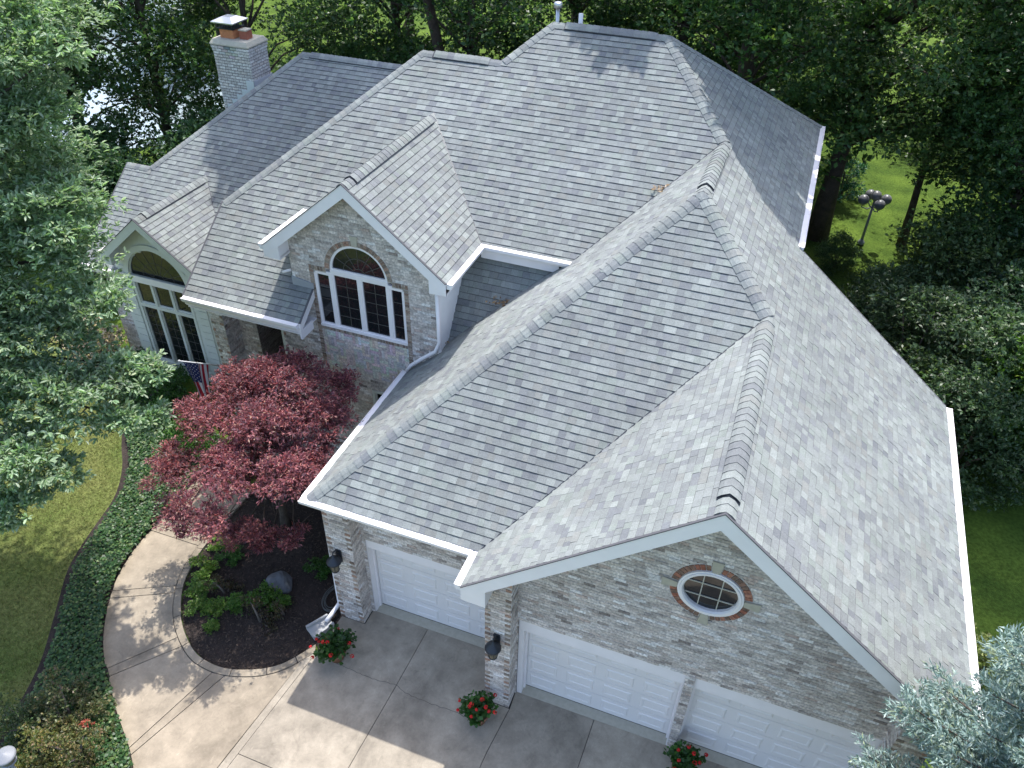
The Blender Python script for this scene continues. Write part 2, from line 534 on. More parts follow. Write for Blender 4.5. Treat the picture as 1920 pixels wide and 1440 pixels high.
# projected size of each shingle in the photograph; the largest become parts
cen = np.array([np.mean([tuple(p) for p in t[0]], axis=0) for t in tabs])
px, wz = pix(cen)
score = np.zeros(len(tabs))
for i, (top, fs) in enumerate(tabs):
    q = pix(np.array([tuple(p) for p in top]))[0]
    if 0 < px[i, 0] < 1920 and 0 < px[i, 1] < 1440 and not (px[i, 0] > 1640 and px[i, 1] > 1200):
        a = area([tuple(r) for r in q])
        score[i] = -a if a < 0 else 0
order = np.argsort(-score)
big = set(int(i) for i in order[:300])
field = MB()
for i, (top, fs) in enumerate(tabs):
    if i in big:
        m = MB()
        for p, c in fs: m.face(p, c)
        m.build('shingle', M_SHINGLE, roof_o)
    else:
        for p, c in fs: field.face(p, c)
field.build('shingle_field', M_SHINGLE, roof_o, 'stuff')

# ridge and hip caps
caps = []
def cap_line(A, B, d1, d2, vent=False, seed=0, wd=.155, run=None):
    """caps from A (low/start) to B; d1, d2 unit directions down the two slopes, square to the line"""
    rnd = random.Random(seed)
    L = (B - A).length
    d = (B - A) / L
    up = -(d1 + d2).normalized()
    lift0 = .05 if vent else .022
    k = int(L / .148)
    if vent:
        s0, s1 = .28, L - .28
        for side in (d1, d2):
            nn = d.cross(side).normalized()
            if nn.z < 0: nn = -nn
            a, b = A + d * s0, A + d * s1
            q = MB()
            w0 = .170
            q.hexa([a + up * .002, b + up * .002, b + side * w0 + nn * .002, a + side * w0 + nn * .002,
                    a + up * .028, b + up * .028, b + side * w0 + nn * .030, a + side * w0 + nn * .030])
            q.build('ridge_vent', M_METAL_DK, roof_o)
    for i in range(k):
        s = i * L / k
        ln = .148 * 1.35
        lift = lift0 if (not vent or (s > .25 and s < L - .4)) else .022
        col = shingle_col(rnd)
        m = []
        rows = []
        for (ss, t) in ((s, .011), (min(s + ln, L), 0.0)):
            ctr = A + d * ss
            prof = []
            for side, f in ((d1, 1.0), (d1, .5), (None, 0), (d2, .5), (d2, 1.0)):
                if side is None:
                    prof.append(ctr + up * (lift + t - .014))
                else:
                    nn = d.cross(side).normalized()
                    if nn.z < 0: nn = -nn
                    prof.append(ctr + side * wd * f + nn * (lift * (.75 if vent else .8) + t + (.004 if f < 1 else -.004)))
            rows.append(prof)
        lo, hi = rows
        for j in range(4):
            m.append(([lo[j], lo[j + 1], hi[j + 1], hi[j]], col))
            b0 = lo[j] - up * .013; b1 = lo[j + 1] - up * .013
            m.append(([b0, b1, lo[j + 1], lo[j]], BUTT))
        for j in (0, 4):
            m.append(([lo[j] - up * .014, hi[j] - up * .014, hi[j], lo[j]], BUTT))
        caps.append((A + d * (s + .07), m))
def perp(A, B, n, ref_down):
    d = (B - A).normalized()
    p = n.cross(d).normalized()
    # pick the sense that runs down the slope
    if p.z > 1e-4 or (abs(p.z) <= 1e-4 and p.dot(ref_down) < 0): p = -p
    return p
NRM = {nm: plane_axes(pts)[0] for nm, pts in ROOF_FACES}
NRM['mainL'] = Vector((-SR, 0, 1)).normalized()
NRM['mainB'] = Vector((0, .67, 1)).normalized()
NRM['wingL'] = Vector((-SW * 1.08, 0, 1)).normalized()
NRM['wingB'] = Vector((0, SW, 1)).normalized()
LINES = [
    (P1, P6, 'hip', 'left', 0), (P5, P6, 'hip', 'right', 0), (P3, P5, 'gable_left', 'right', 1), (P6, P7, 'left', 'right', 1),
    (P7, P11, 'main', 'right', 0), (P10, P11, 'mainB', 'right', 0), (P12, P11, 'main', 'mainB', 1), (P13, P12, 'main', 'mainL', 0), (P14, P13, 'main', 'mainB', 1),
    (P15, P14, 'main', 'mainL', 0), (DA, DR, 'dormer_left', 'dormer_right', 1), (SA, SB, 'small_left', 'small_right', 1),
    (L2, L1, 'wing', 'wingL', 0), (L3, L2, 'wing', 'wingB', 0), (L1, V3(-2.9, YW, ZW), 'wing', 'wingB', 1)]
for i, (A, B, n1, n2, vent) in enumerate(LINES):
    a1 = perp(A, B, NRM[n1], Vector((0, -1, 0))); a2 = perp(A, B, NRM[n2], Vector((0, 1, 0)))
    cap_line(A, B, a1, a2, vent, 300 + i)
cpx, _ = pix(np.array([tuple(c[0]) for c in caps]))
cd_ = np.array([np.linalg.norm(np.array(tuple(c[0])) - CAM) + (1e3 if not (0 < cpx[i][0] < 1920 and 0 < cpx[i][1] < 1440) else 0) for i, c in enumerate(caps)])
near = set(int(i) for i in np.argsort(cd_)[:300])
rest = MB()
for i, (c, m) in enumerate(caps):
    if i in near:
        q = MB()
        for p, col in m: q.face(p, col)
        q.build('ridge_cap', M_SHINGLE, roof_o)
    else:
        for p, col in m: rest.face(p, col)
rest.build('ridge_cap_run', M_SHINGLE, roof_o, 'stuff')

# valley lines of metal
for A, B in ((P1b, P5), (U1, DR), (S2b, SB), (V3(3.05, P7.y - (P7.z - (ZE + SL * 3.05)) / SM, ZE + SL * 3.05), P7)):
    d = (B - A).normalized(); s = d.cross(Vector((0, 0, 1))).normalized()
    val = MB(); val.face([A + s * .012 + V3(0, 0, .022), B + s * .012 + V3(0, 0, .022), B - s * .012 + V3(0, 0, .022), A - s * .012 + V3(0, 0, .022)])
    val.build('valley', M_METAL_DK, roof_o)

# ------------------------------------------------------------------ gutters, fascias, rakes, soffits
def gutter(A, B, out, name='gutter'):
    """open channel along an eave; out = horizontal unit vector away from the roof"""
    A, B, out = Vector(A), Vector(B), Vector(out)
    prof = [(0.0, -.015), (0.0, -.115), (.085, -.115), (.118, -.06), (.122, -.004), (.128, .004), (.112, .004), (.108, -.010), (.010, .004), (.005, .0)]
    m = MB()
    d = (B - A).normalized()
    ra = [A + out * a + Vector((0, 0, b)) for a, b in prof]
    rb = [B + out * a + Vector((0, 0, b)) for a, b in prof]
    k = len(prof)
    for i in range(k):
        m.face([ra[i], rb[i], rb[(i + 1) % k], ra[(i + 1) % k]])
    for R, base, fl in ((ra, A, 1), (rb, B, 0)):
        m.face([R[0], R[1], R[2], R[3], R[4]][::(1 if fl else -1)])
    # hangers across the channel
    L = (B - A).length
    n = int(L / .75)
    for i in range(1, n):
        c = A + d * (i * L / n)
        m.hexa([c + out * .01 - d * .012 + V3(0, 0, -.012), c + out * .108 - d * .012 + V3(0, 0, -.008), c + out * .108 + d * .012 + V3(0, 0, -.008), c + out * .01 + d * .012 + V3(0, 0, -.012),
                c + out * .01 - d * .012 + V3(0, 0, -.006), c + out * .108 - d * .012 + V3(0, 0, -.002), c + out * .108 + d * .012 + V3(0, 0, -.002), c + out * .01 + d * .012 + V3(0, 0, -.006)])
    return m.build(name, M_WHITE, house)
gutter((-.12, .02, ZE), (XL - .125, .02, ZE), (0, -1, 0))
gutter((0, 4.0, ZE), (0, .022, ZE), (-1, 0, 0))
gutter((XL, .02, ZE), (XL, -G, ZE), (-1, 0, 0))
gutter((W, -G, ZE), (W, YB, ZE), (1, 0, 0))
gutter((XM, YB + .02, P10.z), P10, (1, 0, 0))
gutter(PE, PR, (0, -1, 0))
gutter((XU1 + .002, YU, ZU), U2, (0, -1, 0))
gutter((XU1, YU - .13, ZU), D1, (1, 0, 0))
gutter(D2, U0, (-1, 0, 0))
gutter(L4, (XS - WS + .12, YWE, L4.z), (0, -1, 0))
gutter(S1b, S1, (-1, 0, 0))

def board(A, B, drop, out, th=.03, name='rake_board', material=None, lap=.0):
    """a board hung under the edge A-B, its face towards out"""
    A, B, out = Vector(A), Vector(B), Vector(out)
    m = MB()
    z1 = Vector((0, 0, -.004)); z0 = Vector((0, 0, -drop))
    m.hexa([A + z0, B + z0, B + z0 + out * th, A + z0 + out * th, A + z1, B + z1, B + z1 + out * th, A + z1 + out * th])
    if 'rake' in name:
        e = MB(); z2 = Vector((0, 0, .016)); z1 = Vector((0, 0, -.003)); o2 = out * (th + .012)
        e.hexa([A + z1, B + z1, B + z1 + o2, A + z1 + o2, A + z2, B + z2, B + z2 + o2, A + z2 + o2]); e.build('drip_edge', M_DECK, house)
    return m.build(name, material or M_WHITE, house)
board(P2, P3, .30, (0, -1, 0)); board(P3, P4, .30, (0, -1, 0))
board(D2, DA, .27, (0, -1, 0)); board(DA, D1, .27, (0, -1, 0))
board(S1, SA, .26, (0, -1, 0), material=M_GREYTRIM); board(SA, S2, .26, (0, -1, 0), material=M_GREYTRIM)
board(PR, V3(-2.17, YD - .01, zF(YD - .01)), .22, (1, 0, 0)); board(V3(-5.07, YE, zF(YE)), P15, .22, (-1, 0, 0))
board(P9 + V3(0, .002, 0), P8, .25, (0, 1, 0)); board(L3, L4, .22, (-1, 0, 0))
board((0, .02, ZE - .02), (XL, .02, ZE - .02), .2, (0, 1, 0), .02, 'fascia'); board((0, .02, ZE - .02), (0, 4.0, ZE - .02), .2, (1, 0, 0), .02, 'fascia')
board((W, -G, ZE - .02), (W, YB, ZE - .02), .2, (-1, 0, 0), .02, 'fascia'); board((XM, YB, P9.z - .02), (XM, 14.1, P9.z - .02), .22, (-1, 0, 0), .02, 'fascia')
board(PE + V3(0, 0, -.02), PR + V3(0, 0, -.02), .22, (0, 1, 0), .02, 'fascia'); board((XU1, YU, ZU - .02), (XU2 - .28, YU, ZU - .02), .30, (0, 1, 0), .02, 'fascia')
board(L4 + V3(0, 0, -.02), V3(-5.0, YWE, L4.z - .02), .2, (0, 1, 0), .02, 'fascia')
board((XU1, YDF, ZU - .02), (XU1, YU, ZU - .02), .2, (-1, 0, 0), .02, 'fascia'); board((D2.x, YDF, ZU - .02), (D2.x, YU, ZU - .02), .2, (1, 0, 0), .02, 'fascia')
def soffit(lo, hi):
    sf = MB(); sf.box(lo, hi); sf.build('soffit', M_WHITE, house)
soffit((.02, .04, ZE - .235), (3.6, .66, ZE - .215)); soffit((.02, .66, ZE - .235), (.35, 4.05, ZE - .215))
soffit((W - .55, -G + .03, ZE - .235), (W - .02, YB, ZE - .215))
soffit((-5.05, YE + .02, zF(YE) - .30), (-2.19, 5.4, zF(YE) - .27))
soffit((XU1 + .02, YU + .02, ZU - .335), (2.7, YW2 + .2, ZU - .315))
soffit((XU1 - .38, YDF + .03, ZU - .235), (XU1 - .02, YU, ZU - .215)); soffit((D2.x + .02, YDF + .03, ZU - .235), (D2.x + .36, YU, ZU - .215))
soffit((-10.66, YWE + .02, L4.z - .235), (-9.55, 6.1, L4.z - .215))
# boxed returns at the feet of the gables
def box_return(pts, y0, y1, name='eave_return', material=None):
    m = MB()
    k = len(pts)
    m.face([(x, y0, z) for x, z in pts][::-1]); m.face([(x, y1, z) for x, z in pts])
    for i in range(k):
        a, b = pts[i], pts[(i + 1) % k]
        m.face([(a[0], y0, a[1]), (b[0], y0, b[1]), (b[0], y1, b[1]), (a[0], y1, a[1])])
    m.build(name, material or M_WHITE, house)
def SGL(x): return ZE + (ZG - ZE) / (XG - XL) * (x - XL)
box_return([(XL, ZE - .03), (XL, ZE - .32), (XL + .42, ZE - .34), (XL + .42, SGL(XL + .42) - .17)], -G - .02, -.10)
box_return([(W, ZE - .03), (W - .42, zR(W - .42) - .17), (W - .42, ZE - .34), (W, ZE - .32)], -G - .02, -.10)
_sd = (ZD - ZU) / (XU1 - XD)
box_return([(XU1, ZU - .03), (XU1 - .36, ZU + _sd * .36 - .15), (XU1 - .36, ZU - .28), (XU1, ZU - .26)], YDF - .02, YD + .02)
box_return([(D2.x, ZU - .03), (D2.x, ZU - .26), (D2.x + .36, ZU - .28), (D2.x + .36, ZU + _sd * .36 - .15)], YDF - .02, YD + .02)
box_return([(S1.x, 3.83), (S1.x, 3.58), (S1.x + .32, 3.57), (S1.x + .32, 3.86 + SS * .32 - .15)], YS - .02, 5.80, material=M_GREYTRIM)
box_return([(S2.x, 3.83), (S2.x - .32, 3.86 + SS * .32 - .15), (S2.x - .32, 3.57), (S2.x, 3.58)], YS - .02, 5.80, material=M_GREYTRIM)
box_return([(-2.20, 4.62), (-2.20, 4.40), (-2.155, 4.40), (-2.155, 4.62)], 3.45, 3.9)

# ------------------------------------------------------------------ brick walls
BR_PAL = [((.58, .525, .485), 24), ((.515, .462, .42), 22), ((.64, .592, .555), 20), ((.44, .398, .37), 12), ((.50, .435, .395), 9), ((.36, .32, .295), 5), ((.27, .235, .215), 2), ((.48, .39, .345), 3), ((.69, .665, .65), 10)]
BR_C = [p for p, w in BR_PAL for _ in range(w)]
CH_C = [(.60, .58, .56), (.55, .53, .51), (.64, .63, .61), (.50, .48, .46), (.58, .54, .50)]
ACC_C = [(.34, .21, .155), (.38, .25, .19), (.27, .19, .145), (.20, .15, .12), (.36, .29, .23), (.42, .33, .27), (.25, .21, .175), (.30, .25, .205)]
RED_C = [(.34, .15, .10), (.40, .19, .13), (.30, .12, .08), (.26, .15, .11), (.20, .13, .10)]
class WallFrame:
    def __init__(s, P, U, N):
        s.P, s.U, s.N = Vector(P), Vector(U), Vector(N)
    def p(s, u, v, d=0): return s.P + s.U * u + Vector((0, 0, v)) + s.N * d
    def box(s, m, u0, u1, v0, v1, d0, d1, col=(1, 1, 1), mi=0):
        m.hexa([s.p(u0, v0, d0), s.p(u1, v0, d0), s.p(u1, v0, d1), s.p(u0, v0, d1), s.p(u0, v1, d0), s.p(u1, v1, d0), s.p(u1, v1, d1), s.p(u0, v1, d1)], col, mi)
    def cell(s, m, q, d, col, lo=0.0):
        """a raised quad cell; q = 4 (u, v)"""
        f = [s.p(a, b, d) for a, b in q]; g = [s.p(a, b, lo) for a, b in q]
        m.face(f, col)
        for i in range(4):
            j = (i + 1) % 4
            m.face([g[i], g[j], f[j], f[i]], col)
def sub_intervals(iv, a, b):
    out = []
    for x, y in iv:
        if b <= x or a >= y: out.append((x, y)); continue
        if a > x: out.append((x, a))
        if b < y: out.append((b, y))
    return out
def hole_span(h, v):
    if h[0] == 'rect':
        return (h[1], h[2]) if h[3] <= v <= h[4] else None
    _, cu, cv, ru, rv = h[:5]
    t = 1 - ((v - cv) / rv) ** 2
    if t <= 0 or (h[0] == 'arch' and v < cv): return None
    k = ru * math.sqrt(t)
    return (cu - k, cu + k)
BH, BL = .0677, .203
BRICK_N = 0
def brick_wall(fr, poly, holes=(), seed=0, pal=None, mortar=None, acc=(), name='wall', sink=None, bl=BL, proud=.007, band=None):
    """rows of bricks over the (u, v) polygon; acc: u positions with dark quoin bricks every other course"""
    rnd = random.Random(seed)
    w = MB(); b = MB()
    pal = pal or BR_C
    vs = [p[1] for p in poly]
    v = min(vs); row = 0
    accents = []
    while v < max(vs) - .015:
        v1 = min(v + BH, max(vs)); mid = (v + v1) / 2
        xs = []
        for i in range(len(poly)):
            a, c = poly[i], poly[(i + 1) % len(poly)]
            if (a[1] > mid) != (c[1] > mid):
                xs.append(a[0] + (mid - a[1]) / (c[1] - a[1]) * (c[0] - a[0]))
        xs.sort()
        iv = [(xs[i], xs[i + 1]) for i in range(0, len(xs) - 1, 2)]
        for h in holes:
            s_ = hole_span(h, mid)
            if s_: iv = sub_intervals(iv, *s_)
        for (a, c) in iv:
            if c - a < .02: continue
            w.face([fr.p(a, v, 0), fr.p(c, v, 0), fr.p(c, v1, 0), fr.p(a, v1, 0)])
            x = a - (bl / 2 if row % 2 else 0) - (a * 7.3 % .05)
            while x < c:
                x0, x1 = max(x, a), min(x + bl - .010, c)
                if x1 - x0 > .018 and v1 - v > .03:
                    d = proud + rnd.uniform(-.004, .004)
                    col = rnd.choice(pal); k = rnd.uniform(.88, 1.12); col = tuple(q * k for q in col)
                    j = rnd.uniform(-.002, .002)
                    q = [(x0, v + .005 + j), (x1, v + .005 - j), (x1, v1 - .005 - j), (x0, v1 - .005 + j)]
                    is_acc = False
                    for (au, side, every) in acc:
                        if row % every == 0 and rnd.random() < .8 and (abs(x0 - au) < .03 if side > 0 else abs(x1 - au) < .03):
                            is_acc = True
                            wd = min(.10, x1 - x0)
                            qa = [(x0, q[0][1]), (x0 + wd, q[1][1]), (x0 + wd, q[2][1]), (x0, q[3][1])] if side > 0 else [(x1 - wd, q[0][1]), (x1, q[1][1]), (x1, q[2][1]), (x1 - wd, q[3][1])]
                            m = MB(); fr.cell(m if seed in (2, 8) else b, qa, d + .004, rnd.choice(ACC_C))
                            if seed in (2, 8): accents.append(m)
                            qb = [(x0 + wd + .01, q[0][1]), (x1, q[1][1]), (x1, q[2][1]), (x0 + wd + .01, q[3][1])] if side > 0 else [(x0, q[0][1]), (x1 - wd - .01, q[1][1]), (x1 - wd - .01, q[2][1]), (x0, q[3][1])]
                            if qb[1][0] - qb[0][0] > .02: fr.cell(b, qb, d, col)
                            break
                    if not is_acc: fr.cell(b, q, d, col)
                x += bl
        v += BH; row += 1
    wo = w.build(name, mortar or M_MORTAR, house)
    if b.v: b.build('brick_courses', M_BRICK, wo, 'stuff')
    global BRICK_N
    for m in accents:
        m.build('brick', M_BRICK, wo); BRICK_N += 1
    return wo
def solid(lo, hi, name='wall_core', material=None):
    m = MB(); m.box(lo, hi); return m.build(name, material or M_MORTAR_DARK, house)

# --- garage gable wall (right), faces -y
def gable_top(x, cut=.16):
    return min(SGL(x), zR(x)) - cut
fr = WallFrame((0, -.04, 0), (1, 0, 0), (0, -1, 0))
XR = 10.42
oval = (7.01, 4.565, .40, .40)
wall_g = brick_wall(fr, [(3.62, 0), (XR, 0), (XR, gable_top(XR)), (XG, ZG - .16), (3.62, gable_top(3.62))],
           [('rect', 4.06, 7.0, 0, 2.36), ('rect', 7.155, 10.06, 0, 2.36), ('ell', oval[0], oval[1], .62, .62)], 1)
# left pier and right pier, standing forward of the wall
fr = WallFrame((0, -.38, 0), (1, 0, 0), (0, -1, 0))
brick_wall(fr, [(3.56, 0), (4.03, 0), (4.03, gable_top(4.03, .1)), (3.56, gable_top(3.56, .1))], (), 2, acc=((3.56, 1, 2), (4.03, -1, 2)))
brick_wall(fr, [(10.05, 0), (10.52, 0), (10.52, gable_top(10.52, .1)), (10.05, gable_top(10.05, .1))], (), 3, acc=((10.05, 1, 2), (10.52, -1, 2)))
fr = WallFrame((4.03, -.38, 0), (0, 1, 0), (1, 0, 0))
brick_wall(fr, [(0, 0), (.34, 0), (.34, 4.2), (0, 4.2)], (), 4)
fr = WallFrame((10.05, -.04, 0), (0, -1, 0), (-1, 0, 0))
brick_wall(fr, [(0, 0), (.34, 0), (.34, 4.15), (0, 4.15)], (), 5)
fr = WallFrame((10.52, -.38, 0), (0, 1, 0), (1, 0, 0))
brick_wall(fr, [(0, 0), (7.4, 0), (7.4, ZE - .2), (0, ZE - .2)], (), 6)
fr = WallFrame((3.56, .85, 0), (0, -1, 0), (-1, 0, 0))
brick_wall(fr, [(0, 0), (1.23, 0), (1.23, ZE - .1), (0, ZE - .1)], (), 7)
# --- left garage bay
fr = WallFrame((0, .28, 0), (1, 0, 0), (0, -1, 0))
brick_wall(fr, [(.04, 0), (.58, 0), (.58, ZE - .2), (.04, ZE - .2)], (), 8, acc=((.04, 1, 2), (.58, -1, 2)))
fr = WallFrame((.58, .28, 0), (0, 1, 0), (1, 0, 0))
brick_wall(fr, [(0, 0), (.34, 0), (.34, ZE - .2), (0, ZE - .2)], (), 9)
fr = WallFrame((0, .62, 0), (1, 0, 0), (0, -1, 0))
brick_wall(fr, [(.3, 0), (3.56, 0), (3.56, ZE - .2), (.3, ZE - .2)], [('rect', .66, 3.56, 0, 2.32)], 10)
fr = WallFrame((.04, 4.05, 0), (0, -1, 0), (-1, 0, 0))
brick_wall(fr, [(0, 0), (3.77, 0), (3.77, ZE - .2), (0, ZE - .2)], (), 11)
fr = WallFrame((10.52, YB - .05, 0), (-1, 0, 0), (0, 1, 0))
brick_wall(fr, [(0, 0), (3.7, 0), (3.7, 6.2), (0, 3.6)], (), 12, bl=.4)
solid((4.3, .5, 0), (10.3, YB - .3, 3.4)); solid((.9, 1.2, 0), (4.4, 5.8, 3.4)); solid((1.0, 5.9, 0), (6.9, 13.7, 6.1)); solid((-4.8, 5.6, 0), (1.1, 13.0, 5.2)); solid((-10.3, 6.6, 0), (-4.7, 14.6, 3.3))

# --- main house side wall on the right, plain siding
fr = WallFrame((6.85, 6.8, 0), (0, 1, 0), (1, 0, 0))
brick_wall(fr, [(0, 0), (7.1, 0), (7.1, 6.5), (0, 6.5)], (), 13, bl=.4)

# --- dormer wall (front of the middle bay), full height
DX0, DX1 = -2.62, .73
fr = WallFrame((0, YD, 0), (1, 0, 0), (0, -1, 0))
def dorm_top(x): return ZD - _sd * abs(x - XD) - .15
WX0, WX1, WZ0, WZ1 = -2.08, .0, 4.43, 5.75
AC, AR, AZ = -1.02, .66, 5.85
M1, M2 = AC - AR, AC + AR
holes_d = [('rect', WX0 - .10, WX1 + .10, WZ0 - .12, WZ1 + .10), ('rect', M1 - .1, M2 + .1, WZ1, AZ), ('arch', AC, AZ, AR + .115, AR + .115),
           ('rect', WX0 - .10, WX1 + .10, 3.25, WZ0 - .12), ('rect', -1.0, -.1, .6, 2.9)]
wall_d = brick_wall(fr, [(DX0, 0), (DX1, 0), (DX1, dorm_top(DX1)), (XD, ZD - .15), (DX0, dorm_top(DX0))], holes_d, 14)
# basket weave panel under the window
bw = MB(); rb = random.Random(15); bmort = MB()
fr.box(bmort, WX0 - .10, WX1 + .10, 3.25, WZ0 - .12, -.05, .001)
bmort.build('basket_panel', M_MORTAR, wall_d)
cw = .2
nu = int(round((WX1 - WX0 + .2) / cw)); nv = int((WZ0 - .12 - 3.25) / cw)
cu = (WX1 - WX0 + .2) / nu; cv = (WZ0 - .12 - 3.25) / nv
for i in range(nu):
    for j in range(nv):
        u0 = WX0 - .1 + i * cu; v0 = 3.25 + j * cv
        for k in range(3):
            col = rb.choice(BR_C[:66]); d = .008 + rb.uniform(-.004, .006)
            if (i + j) % 2: q = [(u0 + .004, v0 + k * cv / 3 + .004), (u0 + cu - .004, v0 + k * cv / 3 + .004), (u0 + cu - .004, v0 + (k + 1) * cv / 3 - .004), (u0 + .004, v0 + (k + 1) * cv / 3 - .004)]
            else: q = [(u0 + k * cu / 3 + .004, v0 + .004), (u0 + (k + 1) * cu / 3 - .004, v0 + .004), (u0 + (k + 1) * cu / 3 - .004, v0 + cv - .004), (u0 + k * cu / 3 + .004, v0 + cv - .004)]
            fr.cell(bw, q, d, tuple(x * rb.uniform(.9, 1.15) for x in col))
bw.build('basket_weave_brick', M_BRICK, wall_d, 'stuff')
# brown brick surround of the arched window
mort = MB()
def surround(q, d=.014):
    global BRICK_N
    m = MB(); fr.cell(m, q, d, rb.choice(ACC_C[2:]), -.08); m.build('brick', M_BRICK, wall_d); BRICK_N += 1
def run_v(u0, u1, v0, v1):
    n = int(round((v1 - v0) / BH)); h = (v1 - v0) / n
    for k in range(n): surround([(u0, v0 + k * h + .006), (u1, v0 + k * h + .006), (u1, v0 + (k + 1) * h - .006), (u0, v0 + (k + 1) * h - .006)])
def run_h(u0, u1, v0, v1):
    n = max(1, int(round((u1 - u0) / BH))); h = (u1 - u0) / n
    for k in range(n): surround([(u0 + k * h + .006, v0), (u0 + (k + 1) * h - .006, v0), (u0 + (k + 1) * h - .006, v1), (u0 + k * h + .006, v1)])
fr.box(mort, WX0 - .10, WX0, 3.25, WZ1 + .10, -.07, .004); fr.box(mort, WX1, WX1 + .10, 3.25, WZ1 + .10, -.07, .004)
fr.box(mort, WX0, M1 - .1, WZ1, WZ1 + .1, -.07, .004); fr.box(mort, M2 + .1, WX1, WZ1, WZ1 + .1, -.07, .004); fr.box(mort, WX0, WX1, WZ0 - .12, WZ0 - .03, -.07, .004)
run_v(WX0 - .10, WX0 - .004, 3.3, WZ1 + .02); run_v(WX1 + .004, WX1 + .10, 3.3, WZ1 + .02)
run_h(WX0 - .10, M1 - .1, WZ1 + .03, WZ1 + .13); run_h(M2 + .1, WX1 + .10, WZ1 + .03, WZ1 + .13); run_h(WX0, WX1, WZ0 - .12, WZ0 - .035)
def ring_bricks(f, parent, cu_, cv_, r0, r1, a0, a1, n, d=.014, gap=.1, skip=(), pal_=ACC_C):
    for k in range(n):
        t0 = a0 + (a1 - a0) * (k + gap / 2) / n; t1 = a0 + (a1 - a0) * (k + 1 - gap / 2) / n
        tm = (t0 + t1) / 2
        if any(abs((tm - s_ + math.pi) % (2 * math.pi) - math.pi) < .11 for s_ in skip): continue
        q = [(cu_ + r0 * math.cos(t0), cv_ + r0 * math.sin(t0)), (cu_ + r1 * math.cos(t0), cv_ + r1 * math.sin(t0)), (cu_ + r1 * math.cos(t1), cv_ + r1 * math.sin(t1)), (cu_ + r0 * math.cos(t1), cv_ + r0 * math.sin(t1))]
        m = MB(); f.cell(m, q, d + rb.uniform(-.003, .003), rb.choice(pal_), -.08); m.build('brick', M_BRICK, parent)
        global BRICK_N
        BRICK_N += 1
def ring_mortar(f, m, cu_, cv_, r0, r1, a0, a1, n, d):
    for k in range(n):
        t0 = a0 + (a1 - a0) * k / n; t1 = a0 + (a1 - a0) * (k + 1) / n
        m.face([f.p(cu_ + r * math.cos(t), cv_ + r * math.sin(t), d) for r, t in ((r0, t0), (r1, t0), (r1, t1), (r0, t1))])
        m.face([f.p(cu_ + r0 * math.cos(t), cv_ + r0 * math.sin(t), dd) for t, dd in ((t0, -.1), (t0, d), (t1, d), (t1, -.1))])
ring_mortar(fr, mort, AC, AZ, AR + .008, AR + .14, 0, math.pi, 28, .004)
ring_bricks(fr, wall_d, AC, AZ, AR + .012, AR + .115, 0.03, math.pi - .03, 34, skip=(math.pi / 2,))
mort.build('surround_mortar', M_MORTAR, wall_d)
ks = MB()
q = [(AC - .055, AZ + AR + .01), (AC + .055, AZ + AR + .01), (AC + .085, AZ + AR + .24), (AC - .085, AZ + AR + .24)]
fr.cell(ks, q, .03, (1, 1, 1), -.05); ks.build('keystone', M_STONE, wall_d)

def pane_grid(fr, win, u0, u1, v0, v1, d, nx, ny, fw=.034, mt=M_WHITE, gd=None):
    """a sash with glass and bars, at depth d"""
    f = MB()
    fr.box(f, u0, u0 + fw, v0, v1, d - .03, d + .02); fr.box(f, u1 - fw, u1, v0, v1, d - .03, d + .02)
    fr.box(f, u0 + fw, u1 - fw, v0, v0 + fw, d - .03, d + .019); fr.box(f, u0 + fw, u1 - fw, v1 - fw, v1, d - .03, d + .019)
    f.build('sash', mt, win)
    g = MB(); fr.box(g, u0 + fw, u1 - fw, v0 + fw, v1 - fw, d - .03, d - .012); g.build('pane', M_GLASS, win)
    b = MB()
    for k in range(1, nx):
        u = u0 + fw + (u1 - u0 - 2 * fw) * k / nx
        fr.box(b, u - .0045, u + .0045, v0 + fw, v1 - fw, d - .011, d - .004)
    for k in range(1, ny):
        v = v0 + fw + (v1 - v0 - 2 * fw) * k / ny
        fr.box(b, u0 + fw, u1 - fw, v - .0045, v + .0045, d - .011, d - .005)
    if b.v: b.build('muntin', M_MUNTIN, win)
